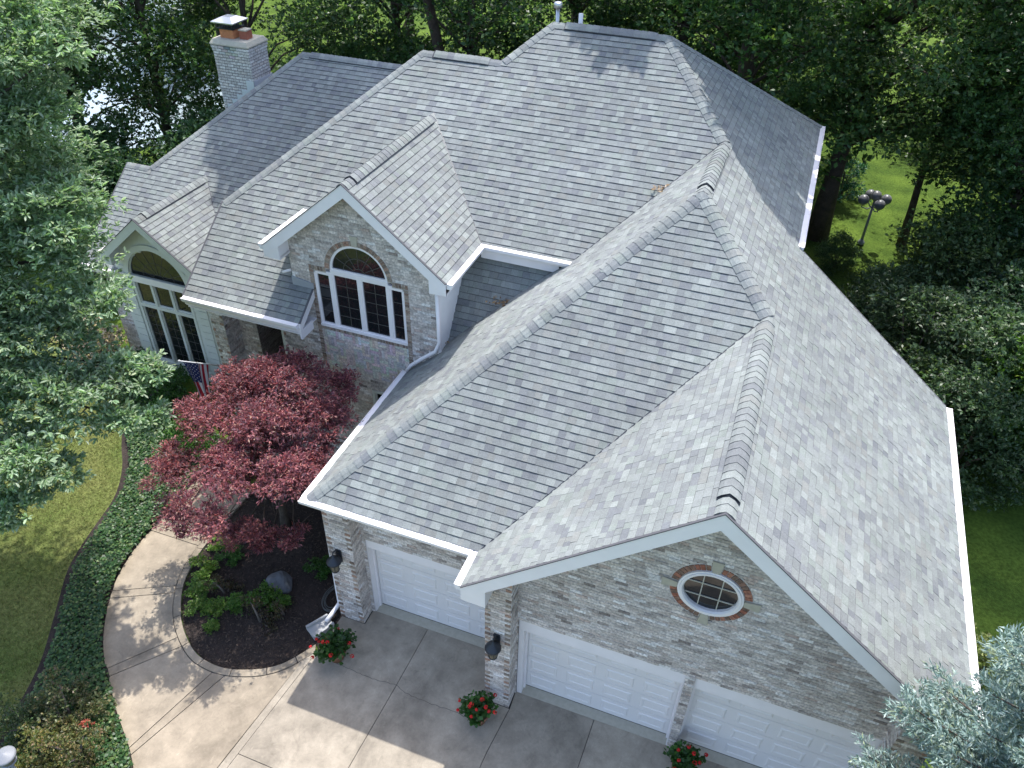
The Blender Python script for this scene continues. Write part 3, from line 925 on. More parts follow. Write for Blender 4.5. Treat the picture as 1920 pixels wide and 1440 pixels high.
def arch_pane(fr, win, cu_, cv_, r, d, fw=.05, rays=6, mt=M_WHITE, base=True, inner=True):
    f = MB(); g = MB(); n = 32
    for k in range(n):
        t0, t1 = math.pi * k / n, math.pi * (k + 1) / n
        c = lambda rr, t, dd: fr.p(cu_ + rr * math.cos(t), cv_ + rr * math.sin(t), dd)
        f.face([c(r - fw, t0, d + .02), c(r, t0, d + .02), c(r, t1, d + .02), c(r - fw, t1, d + .02)])
        f.face([c(r - fw, t0, d - .02), c(r - fw, t0, d + .02), c(r - fw, t1, d + .02), c(r - fw, t1, d - .02)])
        f.face([c(r, t0, d + .02), c(r, t0, d - .1), c(r, t1, d - .1), c(r, t1, d + .02)])
        g.face([fr.p(cu_, cv_, d - .012), c(r - fw, t0, d - .012), c(r - fw, t1, d - .012)])
    fr.box(f, cu_ - r, cu_ + r, cv_, cv_ + fw * .8, d - .03, d + .021)
    f.build('sash', mt, win); g.build('pane', M_GLASS, win)
    b = MB()
    def bar(p, q):
        pu, pv = p; qu, qv = q; L = math.hypot(qu - pu, qv - pv); nu_, nv_ = -(qv - pv) / L * .0045, (qu - pu) / L * .0045
        fr.cell(b, [(pu + nu_, pv + nv_), (pu - nu_, pv - nv_), (qu - nu_, qv - nv_), (qu + nu_, qv + nv_)], d - .003, (1, 1, 1), d - .012)
    for k in range(1, rays):
        t = math.pi * k / rays
        bar((cu_ + .2 * r * math.cos(t), cv_ + .2 * r * math.sin(t)), (cu_ + (r - fw) * math.cos(t), cv_ + (r - fw) * math.sin(t)))
    for k in range(12):
        t0, t1 = math.pi * k / 12, math.pi * (k + 1) / 12
        bar((cu_ + .2 * r * math.cos(t0), cv_ + .2 * r * math.sin(t0)), (cu_ + .2 * r * math.cos(t1), cv_ + .2 * r * math.sin(t1)))
        if inner: bar((cu_ + .55 * r * math.cos(t0), cv_ + .55 * r * math.sin(t0)), (cu_ + .55 * r * math.cos(t1), cv_ + .55 * r * math.sin(t1)))
    b.build('muntin', M_MUNTIN, win)

# arched dormer window
m = MB()
fr.box(m, WX0, WX1, WZ0 - .03, WZ0 + .02, -.09, .03); fr.box(m, WX0, WX0 + .03, WZ0, WZ1, -.09, 0); fr.box(m, WX1 - .03, WX1, WZ0, WZ1, -.09, 0)
fr.box(m, WX0, M1, WZ1 - .03, WZ1 + .03, -.09, 0); fr.box(m, M2, WX1, WZ1 - .03, WZ1 + .03, -.09, 0)
fr.box(m, M1, M2, AZ - .085, AZ, -.09, .004); fr.box(m, M1 - .03, M1 + .03, WZ0 + .02, AZ - .086, -.09, .002); fr.box(m, M2 - .03, M2 + .03, WZ0 + .02, AZ - .086, -.09, .002); fr.box(m, AC - .03, AC + .03, WZ0 + .02, AZ - .086, -.09, .002)
win = m.build('window', M_WHITE, house); win['label'] = 'white arched window with four tall casements in the dormer'
pane_grid(fr, win, WX0 + .03, M1 - .03, WZ0 + .02, WZ1 - .03, -.03, 1, 4); pane_grid(fr, win, M2 + .03, WX1 - .03, WZ0 + .02, WZ1 - .03, -.03, 1, 4)
pane_grid(fr, win, M1 + .03, AC - .03, WZ0 + .02, AZ - .085, -.03, 2, 5); pane_grid(fr, win, AC + .03, M2 - .03, WZ0 + .02, AZ - .085, -.03, 2, 5)
arch_pane(fr, win, AC, AZ, AR, -.03)
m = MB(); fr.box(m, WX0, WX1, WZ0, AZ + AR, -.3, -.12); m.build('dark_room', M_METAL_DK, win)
# lower window below it
m = MB(); fr.box(m, -1.0, -.94, .6, 2.9, -.08, .02); fr.box(m, -.16, -.1, .6, 2.9, -.08, .02); fr.box(m, -1.0, -.1, 2.84, 2.9, -.08, .021); fr.box(m, -1.0, -.1, .58, .62, -.08, .04)
win = m.build('window', M_GREYTRIM, house); pane_grid(fr, win, -.94, -.16, .62, 2.84, -.03, 2, 5, mt=M_GREYTRIM)
# dormer cheeks: white siding on the right, brick on the left
m = MB()
m.hexa([(.70, YD, 3.6), (.73, YD, 3.6), (.73, YU + .3, 4.9), (.70, YU + .3, 4.9), (.70, YD, ZU - .2), (.73, YD, ZU - .2), (.73, YU + .3, ZU - .2), (.70, YU + .3, ZU - .2)])
for k in range(14):
    z = 4.2 + k * .15
    y1 = 4.43 + max(0, (z - 4.3)) / 1.4
    if z < ZU - .25: m.hexa([(.731, YD + .02, z), (.744, YD + .02, z), (.744, min(YU + .3, y1), z), (.731, min(YU + .3, y1), z), (.731, YD + .02, z + .146), (.733, YD + .02, z + .146), (.733, min(YU + .3, y1 + .2), z + .146), (.731, min(YU + .3, y1 + .2), z + .146)])
m.build('siding', M_SIDING, house)
m = MB(); m.box((.71, YD - .03, 3.7), (.775, YD + .02, ZU - .2)); m.build('corner_board', M_WHITE, house)
fr = WallFrame((DX0, YU + .3, 0), (0, -1, 0), (-1, 0, 0))
brick_wall(fr, [(0, 4.5), (YU + .3 - YD, 4.5), (YU + .3 - YD, ZU - .2), (0, ZU - .2)], (), 16)
fr = WallFrame((.73, YW2, 0), (1, 0, 0), (0, -1, 0))
m = MB(); fr.box(m, 0, 2.4, 4.6, ZU - .3, -.1, 0); m.build('siding', M_SIDING, house)
# grey step flashing where the porch roof meets the dormer
m = MB()
m.hexa([(-2.63, YD - .035, zF(YD - .035) + .02), (-2.12, YD - .035, zF(YD - .035) + .02), (-2.12, YD - .012, zF(YD) + .02), (-2.63, YD - .012, zF(YD) + .02),
        (-2.63, YD - .035, zF(YD) + .20), (-2.12, YD - .035, zF(YD) + .12), (-2.12, YD - .012, zF(YD) + .12), (-2.63, YD - .012, zF(YD) + .20)])
m.build('flashing', M_FLASH_GREY, house)
m = MB(); m.tube([(-2.66, YD + .02, 5.62), (-2.74, YD - .02, 5.60), (-2.82, YD - .06, 5.57)], .03, 8); m.build('pipe_stub', M_WHITE, house)
# downspouts
m = MB(); m.tube([(.76, 4.02, 6.1), (.78, 4.0, 4.75), (.70, 3.96, 4.52), (.42, 3.93, 4.30), (.12, 3.93, 4.02), (.02, 3.92, 3.86)], .042, 8); m.build('downspout', M_WHITE, house)
m = MB(); m.tube([(-.03, .45, 3.5), (-.035, .42, 1.5), (-.04, .40, .24), (-.10, .14, .13), (-.14, -.02, .08)], .048, 8); m.build('downspout', M_WHITE, house)

# --- entry porch
fr = WallFrame((0, YD, 0), (1, 0, 0), (0, -1, 0))
brick_wall(fr, [(-5.14, 0), (-4.80, 0), (-4.80, 4.52), (-5.14, 4.52)], (), 17, acc=((-5.14, 1, 3), (-4.80, -1, 3)))
brick_wall(fr, [(-3.14, 0), (-2.62, 0), (-2.62, 5.2), (-3.14, 5.2)], (), 18, acc=((-3.14, 1, 3),))
fr2 = WallFrame((-4.80, YD, 0), (0, 1, 0), (1, 0, 0)); brick_wall(fr2, [(0, 0), (.5, 0), (.5, 4.5), (0, 4.5)], (), 19)
fr2 = WallFrame((0, YD + .5, 0), (1, 0, 0), (0, -1, 0)); brick_wall(fr2, [(-4.8, 0), (-4.30, 0), (-4.30, 4.5), (-4.8, 4.5)], (), 20, acc=((-4.30, -1, 3),))
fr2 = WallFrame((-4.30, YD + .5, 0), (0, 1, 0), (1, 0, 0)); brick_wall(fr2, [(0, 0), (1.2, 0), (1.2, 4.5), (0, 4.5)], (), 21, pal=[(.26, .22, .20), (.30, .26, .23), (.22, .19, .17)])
fr2 = WallFrame((-5.14, 6.0, 0), (0, -1, 0), (-1, 0, 0)); brick_wall(fr2, [(0, 0), (1.9, 0), (1.9, 4.5), (0, 4.5)], (), 22)
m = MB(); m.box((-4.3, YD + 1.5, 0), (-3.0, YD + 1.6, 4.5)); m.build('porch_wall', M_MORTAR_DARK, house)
m = MB(); m.box((-4.15, YD + 1.42, .1), (-3.2, YD + 1.5, 2.4)); ed = m.build('front_door', M_DKDOOR, house)
m = MB()
for u in (-4.05, -3.62):
    for v0, v1 in ((.25, .95), (1.1, 2.25)): m.box((u, YD + 1.4, v0), (u + .34, YD + 1.42, v1))
m.build('door_panel', M_DKDOOR, ed)
m = MB(); m.lathe((-3.3, YD + 1.38, 1.05), [(0, -.04), (.035, -.02), (.035, .02), (0, .04)], 10); m.build('handle', M_STEEL, ed)
m = MB(); m.box((-3.24, YD + .04, 0), (-3.145, YD + .1, 4.5)); m.build('door_trim', M_GREYTRIM, house)
m = MB(); m.box((-5.1, 3.5, -.02), (-2.7, YD + 1.5, .10)); m.build('porch_floor', M_STONE, house)

# --- bay with the tall arched window
YT = 5.80
fr = WallFrame((0, YT, 0), (1, 0, 0), (0, -1, 0))
TX0, TX1, TZ0, TZM, TZA = -9.16, -7.32, .36, 2.22, 3.12
TAC = (TX0 + TX1) / 2; TAR = (TX1 - TX0) / 2
m = MB()
# sided gable front built course by course round the arch
v = 0.0
while v < ZS - .2:
    v1 = v + .15; mid = v + .075
    top = (ZS - mid - .12) / SS
    a, c = max(-9.55, XS - top), min(-6.72, XS + top)
    iv = [(a, c)]
    if TZ0 - .05 < mid < TZA: iv = sub_intervals(iv, TX0, TX1)
    sp = hole_span(('arch', TAC, TZA, TAR, TAR), mid)
    if sp and mid >= TZA: iv = sub_intervals(iv, *sp)
    for x0, x1 in iv:
        if x1 - x0 > .02: m.hexa([fr.p(x0, v, -.25), fr.p(x1, v, -.25), fr.p(x1, v, .016), fr.p(x0, v, .016), fr.p(x0, v1, -.25), fr.p(x1, v1, -.25), fr.p(x1, v1, .004), fr.p(x0, v1, .004)])
    v = v1
bay = m.build('bay_siding', M_GREYTRIM, house)
for x0 in (-9.50, -7.16):
    z = .02
    while z < 3.2:
        m = MB(); m.box((x0, YT - .045, z), (x0 + .30, YT - .012, z + .21)); m.build('quoin_block', M_GREYTRIM, bay); z += .225
m = MB(); m.box((-9.60, YT - .02, 0), (-9.5, 6.4, 3.5)); m.build('bay_cheek', M_GREYTRIM, house)
m = MB(); m.box((-6.72, YT, 0), (-6.62, 6.4, 3.5)); m.build('bay_cheek', M_GREYTRIM, house)
m = MB()
n = 32
for k in range(n):     # casing round the arch
    t0, t1 = math.pi * k / n, math.pi * (k + 1) / n
    c = lambda rr, t, dd: fr.p(TAC + rr * math.cos(t), TZA + rr * math.sin(t), dd)
    m.face([c(TAR, t0, .05), c(TAR + .15, t0, .05), c(TAR + .15, t1, .05), c(TAR, t1, .05)])
    m.face([c(TAR, t0, -.1), c(TAR, t0, .05), c(TAR, t1, .05), c(TAR, t1, -.1)])
    m.face([c(TAR + .15, t0, .05), c(TAR + .15, t0, 0), c(TAR + .15, t1, 0), c(TAR + .15, t1, .05)])
u1_, u2_ = TX0 + (TX1 - TX0) / 3, TX0 + 2 * (TX1 - TX0) / 3
fr.box(m, TX0, TX1, TZA - .06, TZA, -.1, .03); fr.box(m, TX0, TX1, TZM - .05, TZM + .05, -.1, .028); fr.box(m, TX0 - .05, TX1 + .05, TZ0 - .08, TZ0, -.1, .06)
for u in (TX0 + .03, u1_, u2_, TX1 - .03): 
    fr.box(m, u - .04, u + .04, TZ0, TZM - .05, -.1, .026); fr.box(m, u - .04, u + .04, TZM + .05, TZA - .06, -.1, .026)
win = m.build('window', M_GREYTRIM, house); win['label'] = 'tall arched window of seven lights in the left bay'
for i, (a, b) in enumerate(((TX0 + .07, u1_ - .04), (u1_ + .04, u2_ - .04), (u2_ + .04, TX1 - .07))):
    pane_grid(fr, win, a, b, TZ0, TZM - .05, -.03, 2, 6, mt=M_GREYTRIM); pane_grid(fr, win, a, b, TZM + .05, TZA - .06, -.03, 1, 1, mt=M_GREYTRIM)
arch_pane(fr, win, TAC, TZA, TAR, -.02, .035, 8, mt=M_GREYTRIM)
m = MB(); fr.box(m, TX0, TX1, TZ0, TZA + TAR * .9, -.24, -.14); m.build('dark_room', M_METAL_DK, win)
# left wing front wall
fr = WallFrame((0, 6.06, 0), (1, 0, 0), (0, -1, 0))
brick_wall(fr, [(-10.4, 0), (-9.55, 0), (-9.55, 3.0), (-10.4, 3.0)], (), 23)
brick_wall(fr, [(-6.65, 0), (-5.1, 0), (-5.1, 3.2), (-6.65, 3.2)], (), 24)
fr = WallFrame((-10.4, 14.8, 0), (0, -1, 0), (-1, 0, 0)); brick_wall(fr, [(0, 0), (8.75, 0), (8.75, 3.0), (6.2, 4.6), (0, 4.6)], (), 25, bl=.4)

# --- oval (round) gable window
fr = WallFrame((0, -.04, 0), (1, 0, 0), (0, -1, 0))
m = MB(); gl = MB(); mm = MB(); n = 40
OU, OV = oval[0], oval[1]
for k in range(n):
    t0, t1 = 2 * math.pi * k / n, 2 * math.pi * (k + 1) / n
    c = lambda rr, t, dd: fr.p(OU + rr * math.cos(t), OV + rr * math.sin(t), dd)
    for r0, r1, d0, d1 in ((.395, .415, .02, .05), (.415, .45, .05, .05), (.45, .455, .05, .035), (.455, .485, .035, .035), (.485, .485, .035, -.03), (.395, .395, -.06, .02)):
        m.face([c(r0, t0, d0), c(r1, t0, d1), c(r1, t1, d1), c(r0, t1, d0)])
    gl.face([fr.p(OU, OV, -.03), c(.40, t0, -.03), c(.40, t1, -.03)])
    mm.face([c(.48, t0, .001), c(.63, t0, .001), c(.63, t1, .001), c(.48, t1, .001)])
win = m.build('window', M_WHITE, house); win['label'] = 'round window with brick ring and four keystones in the garage gable'
gl.build('pane', M_GLASS, win); mm.build('ring_mortar', M_MORTAR, win)
m = MB()
for o_ in (-.14, .14):
    h = math.sqrt(.395 ** 2 - o_ ** 2)
    fr.box(m, OU + o_ - .008, OU + o_ + .008, OV - h, OV + h, -.028, -.016); fr.box(m, OU - h, OU + h, OV + o_ - .008, OV + o_ + .008, -.028, -.013)
m.build('muntin', mat('beige_bar', (.46, .44, .38), rough=.6), win)
KEY = (0, math.pi / 2, math.pi, 3 * math.pi / 2)
ring_bricks(fr, wall_g, OU, OV, .495, .60, 0, 2 * math.pi, 44, d=.014, gap=.16, skip=KEY, pal_=RED_C)
for t in KEY:
    cx_, cz_ = math.cos(t), math.sin(t)
    q = [(.49, -.055), (.72, -.085), (.72, .085), (.49, .055)]
    m = MB(); fr.cell(m, [(OU + a * cx_ - b * cz_, OV + a * cz_ + b * cx_) for a, b in q], .035, (1, 1, 1), -.02); m.build('keystone', M_STONE, wall_g)

# ------------------------------------------------------------------ garage doors
def garage_door(fr, u0, u1, h, d, label):
    m = MB()
    sec = h / 4
    for k in range(4):
        fr.box(m, u0, u1, k * sec + .004, (k + 1) * sec - .004, d - .05, d)
    o = m.build('garage_door', M_DOOR, house); o['label'] = label
    wcol = (u1 - u0) / 4
    for k in range(4):
        for c in range(4):
            a, b = u0 + c * wcol + .09, u0 + (c + 1) * wcol - .09
            lo, hi = k * sec + .10, (k + 1) * sec - .10
            p = MB()
            # recessed groove read as a sloping border, field raised again
            def frame(i0, d0, i1, d1):
                A = [(a + i0, lo + i0), (b - i0, lo + i0), (b - i0, hi - i0), (a + i0, hi - i0)]
                B = [(a + i1, lo + i1), (b - i1, lo + i1), (b - i1, hi - i1), (a + i1, hi - i1)]
                for j in range(4):
                    q = (j + 1) % 4
                    p.face([fr.p(*A[j], d0), fr.p(*A[q], d0), fr.p(*B[q], d1), fr.p(*B[j], d1)])
            frame(0, d + .001, .022, d + .016); frame(.022, d + .016, .05, d + .016); frame(.05, d + .016, .066, d + .006)
            p.face([fr.p(a + .066, lo + .066, d + .006), fr.p(b - .066, lo + .066, d + .006), fr.p(b - .066, hi - .066, d + .006), fr.p(a + .066, hi - .066, d + .006)])
            p.build('panel', M_DOOR, o)
    s = MB(); fr.box(s, u0, u1, -.01, .016, d - .04, d + .003); s.build('seal', M_METAL_DK, o)
fr = WallFrame((0, .19, 0), (1, 0, 0), (0, -1, 0))
garage_door(fr, 4.165, 6.975, 2.05, 0, 'middle garage door'); garage_door(fr, 7.185, 10.035, 2.05, 0, 'right garage door under the round window')
fr3 = WallFrame((0, .85, 0), (1, 0, 0), (0, -1, 0))
garage_door(fr3, .685, 3.535, 2.05, 0, 'left garage door set back under the eave')
jm = MB()
def jambs(f, u0, u1, top, d0, d1, w=.10):
    f.box(jm, u0 - w, u0, 0, top, d0, d1); f.box(jm, u1, u1 + w, 0, top, d0, d1); f.box(jm, u0, u1, 2.05, top, d0, d1)
    f.box(jm, u0, u0 + .03, 0, 2.05, d0, d0 + .05); f.box(jm, u1 - .03, u1, 0, 2.05, d0, d0 + .05)
jambs(fr, 4.16, 6.98, 2.36, .02, .205); jambs(fr, 7.18, 10.04, 2.36, .02, .205); jambs(fr3, .68, 3.54, 2.32, .02, .21)
jm.build('door_jamb', M_WHITE, house)
fr = WallFrame((0, -.04, 0), (1, 0, 0), (0, -1, 0))
brick_wall(WallFrame((0, -.055, 0), (1, 0, 0), (0, -1, 0)), [(7.0, 0), (7.155, 0), (7.155, 2.4), (7.0, 2.4)], (), 26, acc=())
# sills of concrete at the doors
m = MB(); m.box((4.06, -.02, -.02), (10.06, .25, .004)); m.box((.62, .63, -.02), (3.56, .9, .004)); m.build('door_sill', M_STONE, house)

# ------------------------------------------------------------------ wall lanterns (fixed to the house)
def lantern(x, y, z, label):
    m = MB()
    m.box((x - .06, y - .03, z - .10), (x + .06, y + .0, z + .22))
    m.tube([(x, y - .02, z + .15), (x, y - .10, z + .30), (x, y - .19, z + .33), (x, y - .2, z + .24)], .014, 8)
    c = (x, y - .2, z)
    m.lathe(c, [(0, .27), (.022, .26), (.03, .22), (.075, .19), (.13, .115), (.145, .10), (.145, .075), (.0, .075)], 18)
    m.lathe(c, [(.0, -.20), (.03, -.19), (.075, -.175), (.085, -.15), (.08, -.145), (0, -.145)], 18)
    for k in range(6):
        a = 2 * math.pi * k / 6
        m.tube([(c[0] + .108 * math.cos(a), c[1] + .108 * math.sin(a), c[2] + .08), (c[0] + .078 * math.cos(a), c[1] + .078 * math.sin(a), c[2] - .15)], .007, 6)
    o = m.build('wall_lantern', M_METAL_DK, house); o['label'] = label
    g = MB(); g.lathe(c, [(.105, .078), (.098, .02), (.075, -.145)], 18); g.build('lamp_glass', M_LAMPGLASS, o)
lantern(3.79, -.385, 2.05, 'black lantern on the middle brick pier')
lantern(.27, .275, 2.0, 'black lantern on the left brick pier')

# ------------------------------------------------------------------ chimney
CX0, CX1, CY0, CY1, CZ0, CZ1 = -9.30, -8.13, 11.0, 11.86, 5.2, 7.72
m = MB(); m.box((CX0 + .005, CY0 + .005, CZ0), (CX1 - .005, CY1 - .005, CZ1)); chim = m.build('chimney', M_MORTAR_DARK, house)
rc = random.Random(31); chst = MB(); chn = 0
def chim_face(f, L, sd):
    global chn
    row = 0; v = CZ0
    while v < CZ1 - .02:
        out = .03 if v > CZ1 - .16 else (.015 if v > CZ1 - .25 else 0)
        x = -.1 if row % 2 else 0.0
        while x < L:
            x0, x1 = max(x, -out), min(x + .203 - .016, L + out)
            if x1 - x0 > .03:
                q = [(x0, v + .009), (x1, v + .009), (x1, v + BH + .012 - .009), (x0, v + BH + .012 - .009)]
                k = rc.uniform(.9, 1.08); col = tuple(c * k for c in rc.choice(CH_C))
                soot = max(0, 1 - (CZ1 - v) / .55) * max(0, 1 - abs((x0 + x1) / 2 - L * .45) / .35) if sd == 0 else 0
                if soot > .1: col = tuple(c * (1 - .6 * min(1, soot * rc.uniform(.5, 1.5))) for c in col)
                if sd < 2 and v > 5.9 and BRICK_N + chn < 300:
                    b = MB(); f.cell(b, q, out + .008, col, -.0); b.build('brick', M_BRICK, chim); chn += 1
                else: f.cell(chst, q, out + .008, col, 0)
            x += .203
        v += BH + .012; row += 1
chim_face(WallFrame((CX0, CY0, 0), (1, 0, 0), (0, -1, 0)), CX1 - CX0, 0)
chim_face(WallFrame((CX1, CY0, 0), (0, 1, 0), (1, 0, 0)), CY1 - CY0, 1)
chim_face(WallFrame((CX0, CY1, 0), (0, -1, 0), (-1, 0, 0)), CY1 - CY0, 2)
chim_face(WallFrame((CX1, CY1, 0), (-1, 0, 0), (0, 1, 0)), CX1 - CX0, 3)
chst.build('brick_courses', M_BRICK, chim, 'stuff')
m = MB(); e = .05
m.hexa([(CX0 - e, CY0 - e, CZ1), (CX1 + e, CY0 - e, CZ1), (CX1 + e, CY1 + e, CZ1), (CX0 - e, CY1 + e, CZ1), (CX0 + .02, CY0 + .02, CZ1 + .11), (CX1 - .02, CY0 + .02, CZ1 + .11), (CX1 - .02, CY1 - .02, CZ1 + .11), (CX0 + .02, CY1 - .02, CZ1 + .11)])
m.box((CX0 - e, CY0 - e, CZ1 - .03), (CX1 + e, CY1 + e, CZ1 + .002)); m.build('chimney_crown', M_STONE, chim)
def flue(x0, x1, y0, y1, z0, z1, mt):
    m = MB(); t = .03
    m.box((x0, y0, z0), (x1, y0 + t, z1)); m.box((x0, y1 - t, z0), (x1, y1, z1)); m.box((x0, y0 + t, z0), (x0 + t, y1 - t, z1)); m.box((x1 - t, y0 + t, z0), (x1, y1 - t, z1))
    m.box((x0 + t, y0 + t, z0), (x1 - t, y1 - t, z0 + .04)); m.build('flue', mt, chim)
flue(CX0 + .18, CX0 + .62, CY0 + .20, CY0 + .66, CZ1 + .08, CZ1 + .34, M_CLAY); flue(CX0 + .76, CX0 + 1.0, CY0 + .28, CY0 + .54, CZ1 + .08, CZ1 + .33, M_CLAY_DK)
m = MB(); m.box((CX0 + .75, CY0 + .27, CZ1 + .33), (CX0 + 1.01, CY0 + .55, CZ1 + .36)); m.build('flue_lid', M_STONE, chim)
m = MB(); x0, x1, y0, y1, z = CX0 + .14, CX0 + .66, CY0 + .16, CY0 + .70, CZ1 + .345
m.box((x0, y0, z), (x1, y1, z + .025))
for k in range(9):
    t = k / 8
    for (a, b) in (((x0 + .04 + (x1 - x0 - .08) * t, y0 + .05)), ((x0 + .04 + (x1 - x0 - .08) * t, y1 - .05)), ((x0 + .05, y0 + .04 + (y1 - y0 - .08) * t)), ((x1 - .05, y0 + .04 + (y1 - y0 - .08) * t))):
        m.box((a - .006, b - .006, z + .02), (a + .006, b + .006, z + .20))
m.build('spark_screen', M_METAL_DK, chim)
m = MB(); z += .20; e = .10; cxm, cym = (x0 + x1) / 2, (y0 + y1) / 2
a = [(x0 - e, y0 - e, z), (x1 + e, y0 - e, z), (x1 + e, y1 + e, z), (x0 - e, y1 + e, z)]; b = [(cxm - .14, cym - .14, z + .10), (cxm + .14, cym - .14, z + .10), (cxm + .14, cym + .14, z + .10), (cxm - .14, cym + .14, z + .10)]
for k in range(4): m.face([a[k], a[(k + 1) % 4], b[(k + 1) % 4], b[k]]); m.face([(a[k][0], a[k][1], z - .03), (a[(k + 1) % 4][0], a[(k + 1) % 4][1], z - .03), a[(k + 1) % 4], a[k]])
m.face(b); m.face(a[::-1]); m.build('chimney_cap', M_STEEL, chim)
m = MB()
m.box((CX1 - .24, CY0 - .03, 6.2), (CX1 + .03, CY0 - .010, 6.80)); m.box((CX1 + .010, CY0 - .0295, 6.3), (CX1 + .03, CY1 + .03, 6.80))
for k in range(4): m.box((CX1 - .44 - k * .2, CY0 - .03, 5.7), (CX1 - .241 - k * .2, CY0 - .010, 6.52 - k * .16))
m.build('flashing', M_GALV, chim)

# vent pipes behind the ridge
m = MB(); m.tube([(1.0, 10.3, 9.0), (1.0, 10.3, 9.78)], .045, 10); m.lathe((1.0, 10.3, 9.78), [(.05, 0), (.10, .01), (.10, .10), (.07, .13), (0, .13)], 14); m.build('vent_pipe', M_STEEL, house)
m = MB(); m.tube([(1.54, 10.3, 9.0), (1.54, 10.3, 9.72)], .05, 10); m.build('vent_pipe', M_POLE, house)

# ------------------------------------------------------------------ ground
LAWN_Z = -.05
m = MB(); m.face([(-300, -200, LAWN_Z), (300, -200, LAWN_Z), (300, 400, LAWN_Z), (-300, 400, LAWN_Z)])
lawn = m.build('lawn', M_LAWN); tag(lawn, 'mown green lawn around the house', kind='structure')

m = MB(); m.face([(-14, -12, LAWN_Z + .004), (-3.0, -12, LAWN_Z + .004), (-5.0, 3.6, LAWN_Z + .004), (-11, 6.0, LAWN_Z + .004), (-16, 7, LAWN_Z + .004)])
tag(m.build('front_lawn', M_DRYLAWN), 'sun dried front lawn left of the ivy', kind='structure')

BED = [(-3.78, 2.6), (-3.78, 1.88), (-3.77, 0.86), (-3.69, 0.27), (-3.53, -0.24), (-3.24, -0.71), (-2.86, -1.13), (-2.37, -1.47), (-1.97, -1.61), (-1.45, -1.62), (-0.92, -1.44), (-0.52, -1.18), (-0.26, -0.82), (-0.09, -0.5)]
CURB = [(-3.95, 2.6), (-3.95, 1.9), (-3.92, 0.84), (-3.84, 0.20), (-3.67, -0.31), (-3.36, -0.82), (-2.95, -1.26), (-2.43, -1.61), (-2.00, -1.76), (-1.43, -1.77), (-0.84, -1.58), (-0.43, -1.30), (-0.14, -0.92), (.0, -.67)]
WLE = [(-5.30, 2.6), (-5.28, 1.9), (-5.25, 1.29), (-5.23, .71), (-5.17, .05), (-4.98, -.65), (-4.72, -1.18), (-4.42, -1.63), (-4.11, -2.02), (-3.72, -2.40), (-3.28, -2.73), (-2.82, -3.09), (-2.18, -3.52), (-1.77, -3.84), (-1.3, -4.3), (-.9, -4.9)]
m = MB(); m.face([(x, y, -.045) for x, y in BED] + [(.02, -.62, -.045), (.06, .3, -.045), (.06, 4.2, -.045), (-5.0, 4.2, -.045), (-3.9, 3.2, -.045)])
bed = m.build('planting_bed', M_SOIL); tag(bed, 'dark mulch planting bed beside the garage', kind='structure')
# mulch chips
ch = MB(); rr = random.Random(41)
bedp = [(x, y) for x, y in BED] + [(.02, -.62), (.06, .3), (.06, 4.2), (-5.0, 4.2), (-3.9, 3.2)]
for _ in range(9000):
    x, y = rr.uniform(-3.8, .05), rr.uniform(-1.6, 3)
    ins_ = False
    for i in range(len(bedp)):
        (xa, ya), (xb, yb) = bedp[i], bedp[i - 1]
        if (ya > y) != (yb > y) and x < (xb - xa) * (y - ya) / (yb - ya) + xa: ins_ = not ins_
    if not ins_: continue
    a = rr.uniform(0, 6.3); l = rr.uniform(.008, .03); w_ = l * rr.uniform(.25, .5); c, s_ = math.cos(a), math.sin(a); z = -.043 + rr.uniform(0, .015); t = rr.uniform(-.008, .008)
    cl = rr.choice([(.045, .032, .027), (.03, .023, .02), (.03, .023, .02), (.06, .044, .035), (.085, .062, .048)])
    ch.face([(x + c * l - s_ * w_, y + s_ * l + c * w_, z + .012 + t), (x - c * l - s_ * w_, y - s_ * l + c * w_, z + .012 - t), (x - c * l + s_ * w_, y - s_ * l - c * w_, z + .008 - t), (x + c * l + s_ * w_, y + s_ * l - c * w_, z + .008 + t)], cl)
ch.build('mulch_chips', M_CHIP, bed, 'stuff')

def smooth_poly(P, n=3):
    out = []
    for i in range(len(P) - 1):
        p0, p1, p2, p3 = P[max(i - 1, 0)], P[i], P[i + 1], P[min(i + 2, len(P) - 1)]
        for k in range(n):
            t = k / n
            out.append(tuple(.5 * ((2 * p1[j]) + (-p0[j] + p2[j]) * t + (2 * p0[j] - 5 * p1[j] + 4 * p2[j] - p3[j]) * t * t + (-p0[j] + 3 * p1[j] - 3 * p2[j] + p3[j]) * t ** 3) for j in (0, 1)))
    out.append(P[-1]); return out
def slab_obj(poly, parent, col, top=0.0, th=.07, name='slab', bev=.008):
    if area(poly) < 0: poly = poly[::-1]
    m = MB(); k = len(poly)
    c = (sum(p[0] for p in poly) / k, sum(p[1] for p in poly) / k)
    # inset each edge a little: the joint
    ins = []
    for i in range(k):
        a, b, d = poly[i - 1], poly[i], poly[(i + 1) % k]
        e1 = Vector((b[0] - a[0], b[1] - a[1])); e2 = Vector((d[0] - b[0], d[1] - b[1]))
        if e1.length < 1e-6 or e2.length < 1e-6: ins.append(b); continue
        n1 = Vector((-e1.y, e1.x)).normalized(); n2 = Vector((-e2.y, e2.x)).normalized()
        s_ = (n1 + n2); s_ = s_ / max(.4, s_.length_squared / 2)
        ins.append((b[0] + s_.x * bev, b[1] + s_.y * bev))
    m.face([(x, y, top) for x, y in ins], col)
    for i in range(k):
        a, b = ins[i], ins[(i + 1) % k]
        m.face([(a[0], a[1], top - th), (b[0], b[1], top - th), (b[0], b[1], top), (a[0], a[1], top)], col)
    return m.build(name, M_CONC, parent)
def pick(P, x=None, y=None): pass
def near_i(P, q):
    return min(range(len(P)), key=lambda i: (P[i][0] - q[0]) ** 2 + (P[i][1] - q[1]) ** 2)

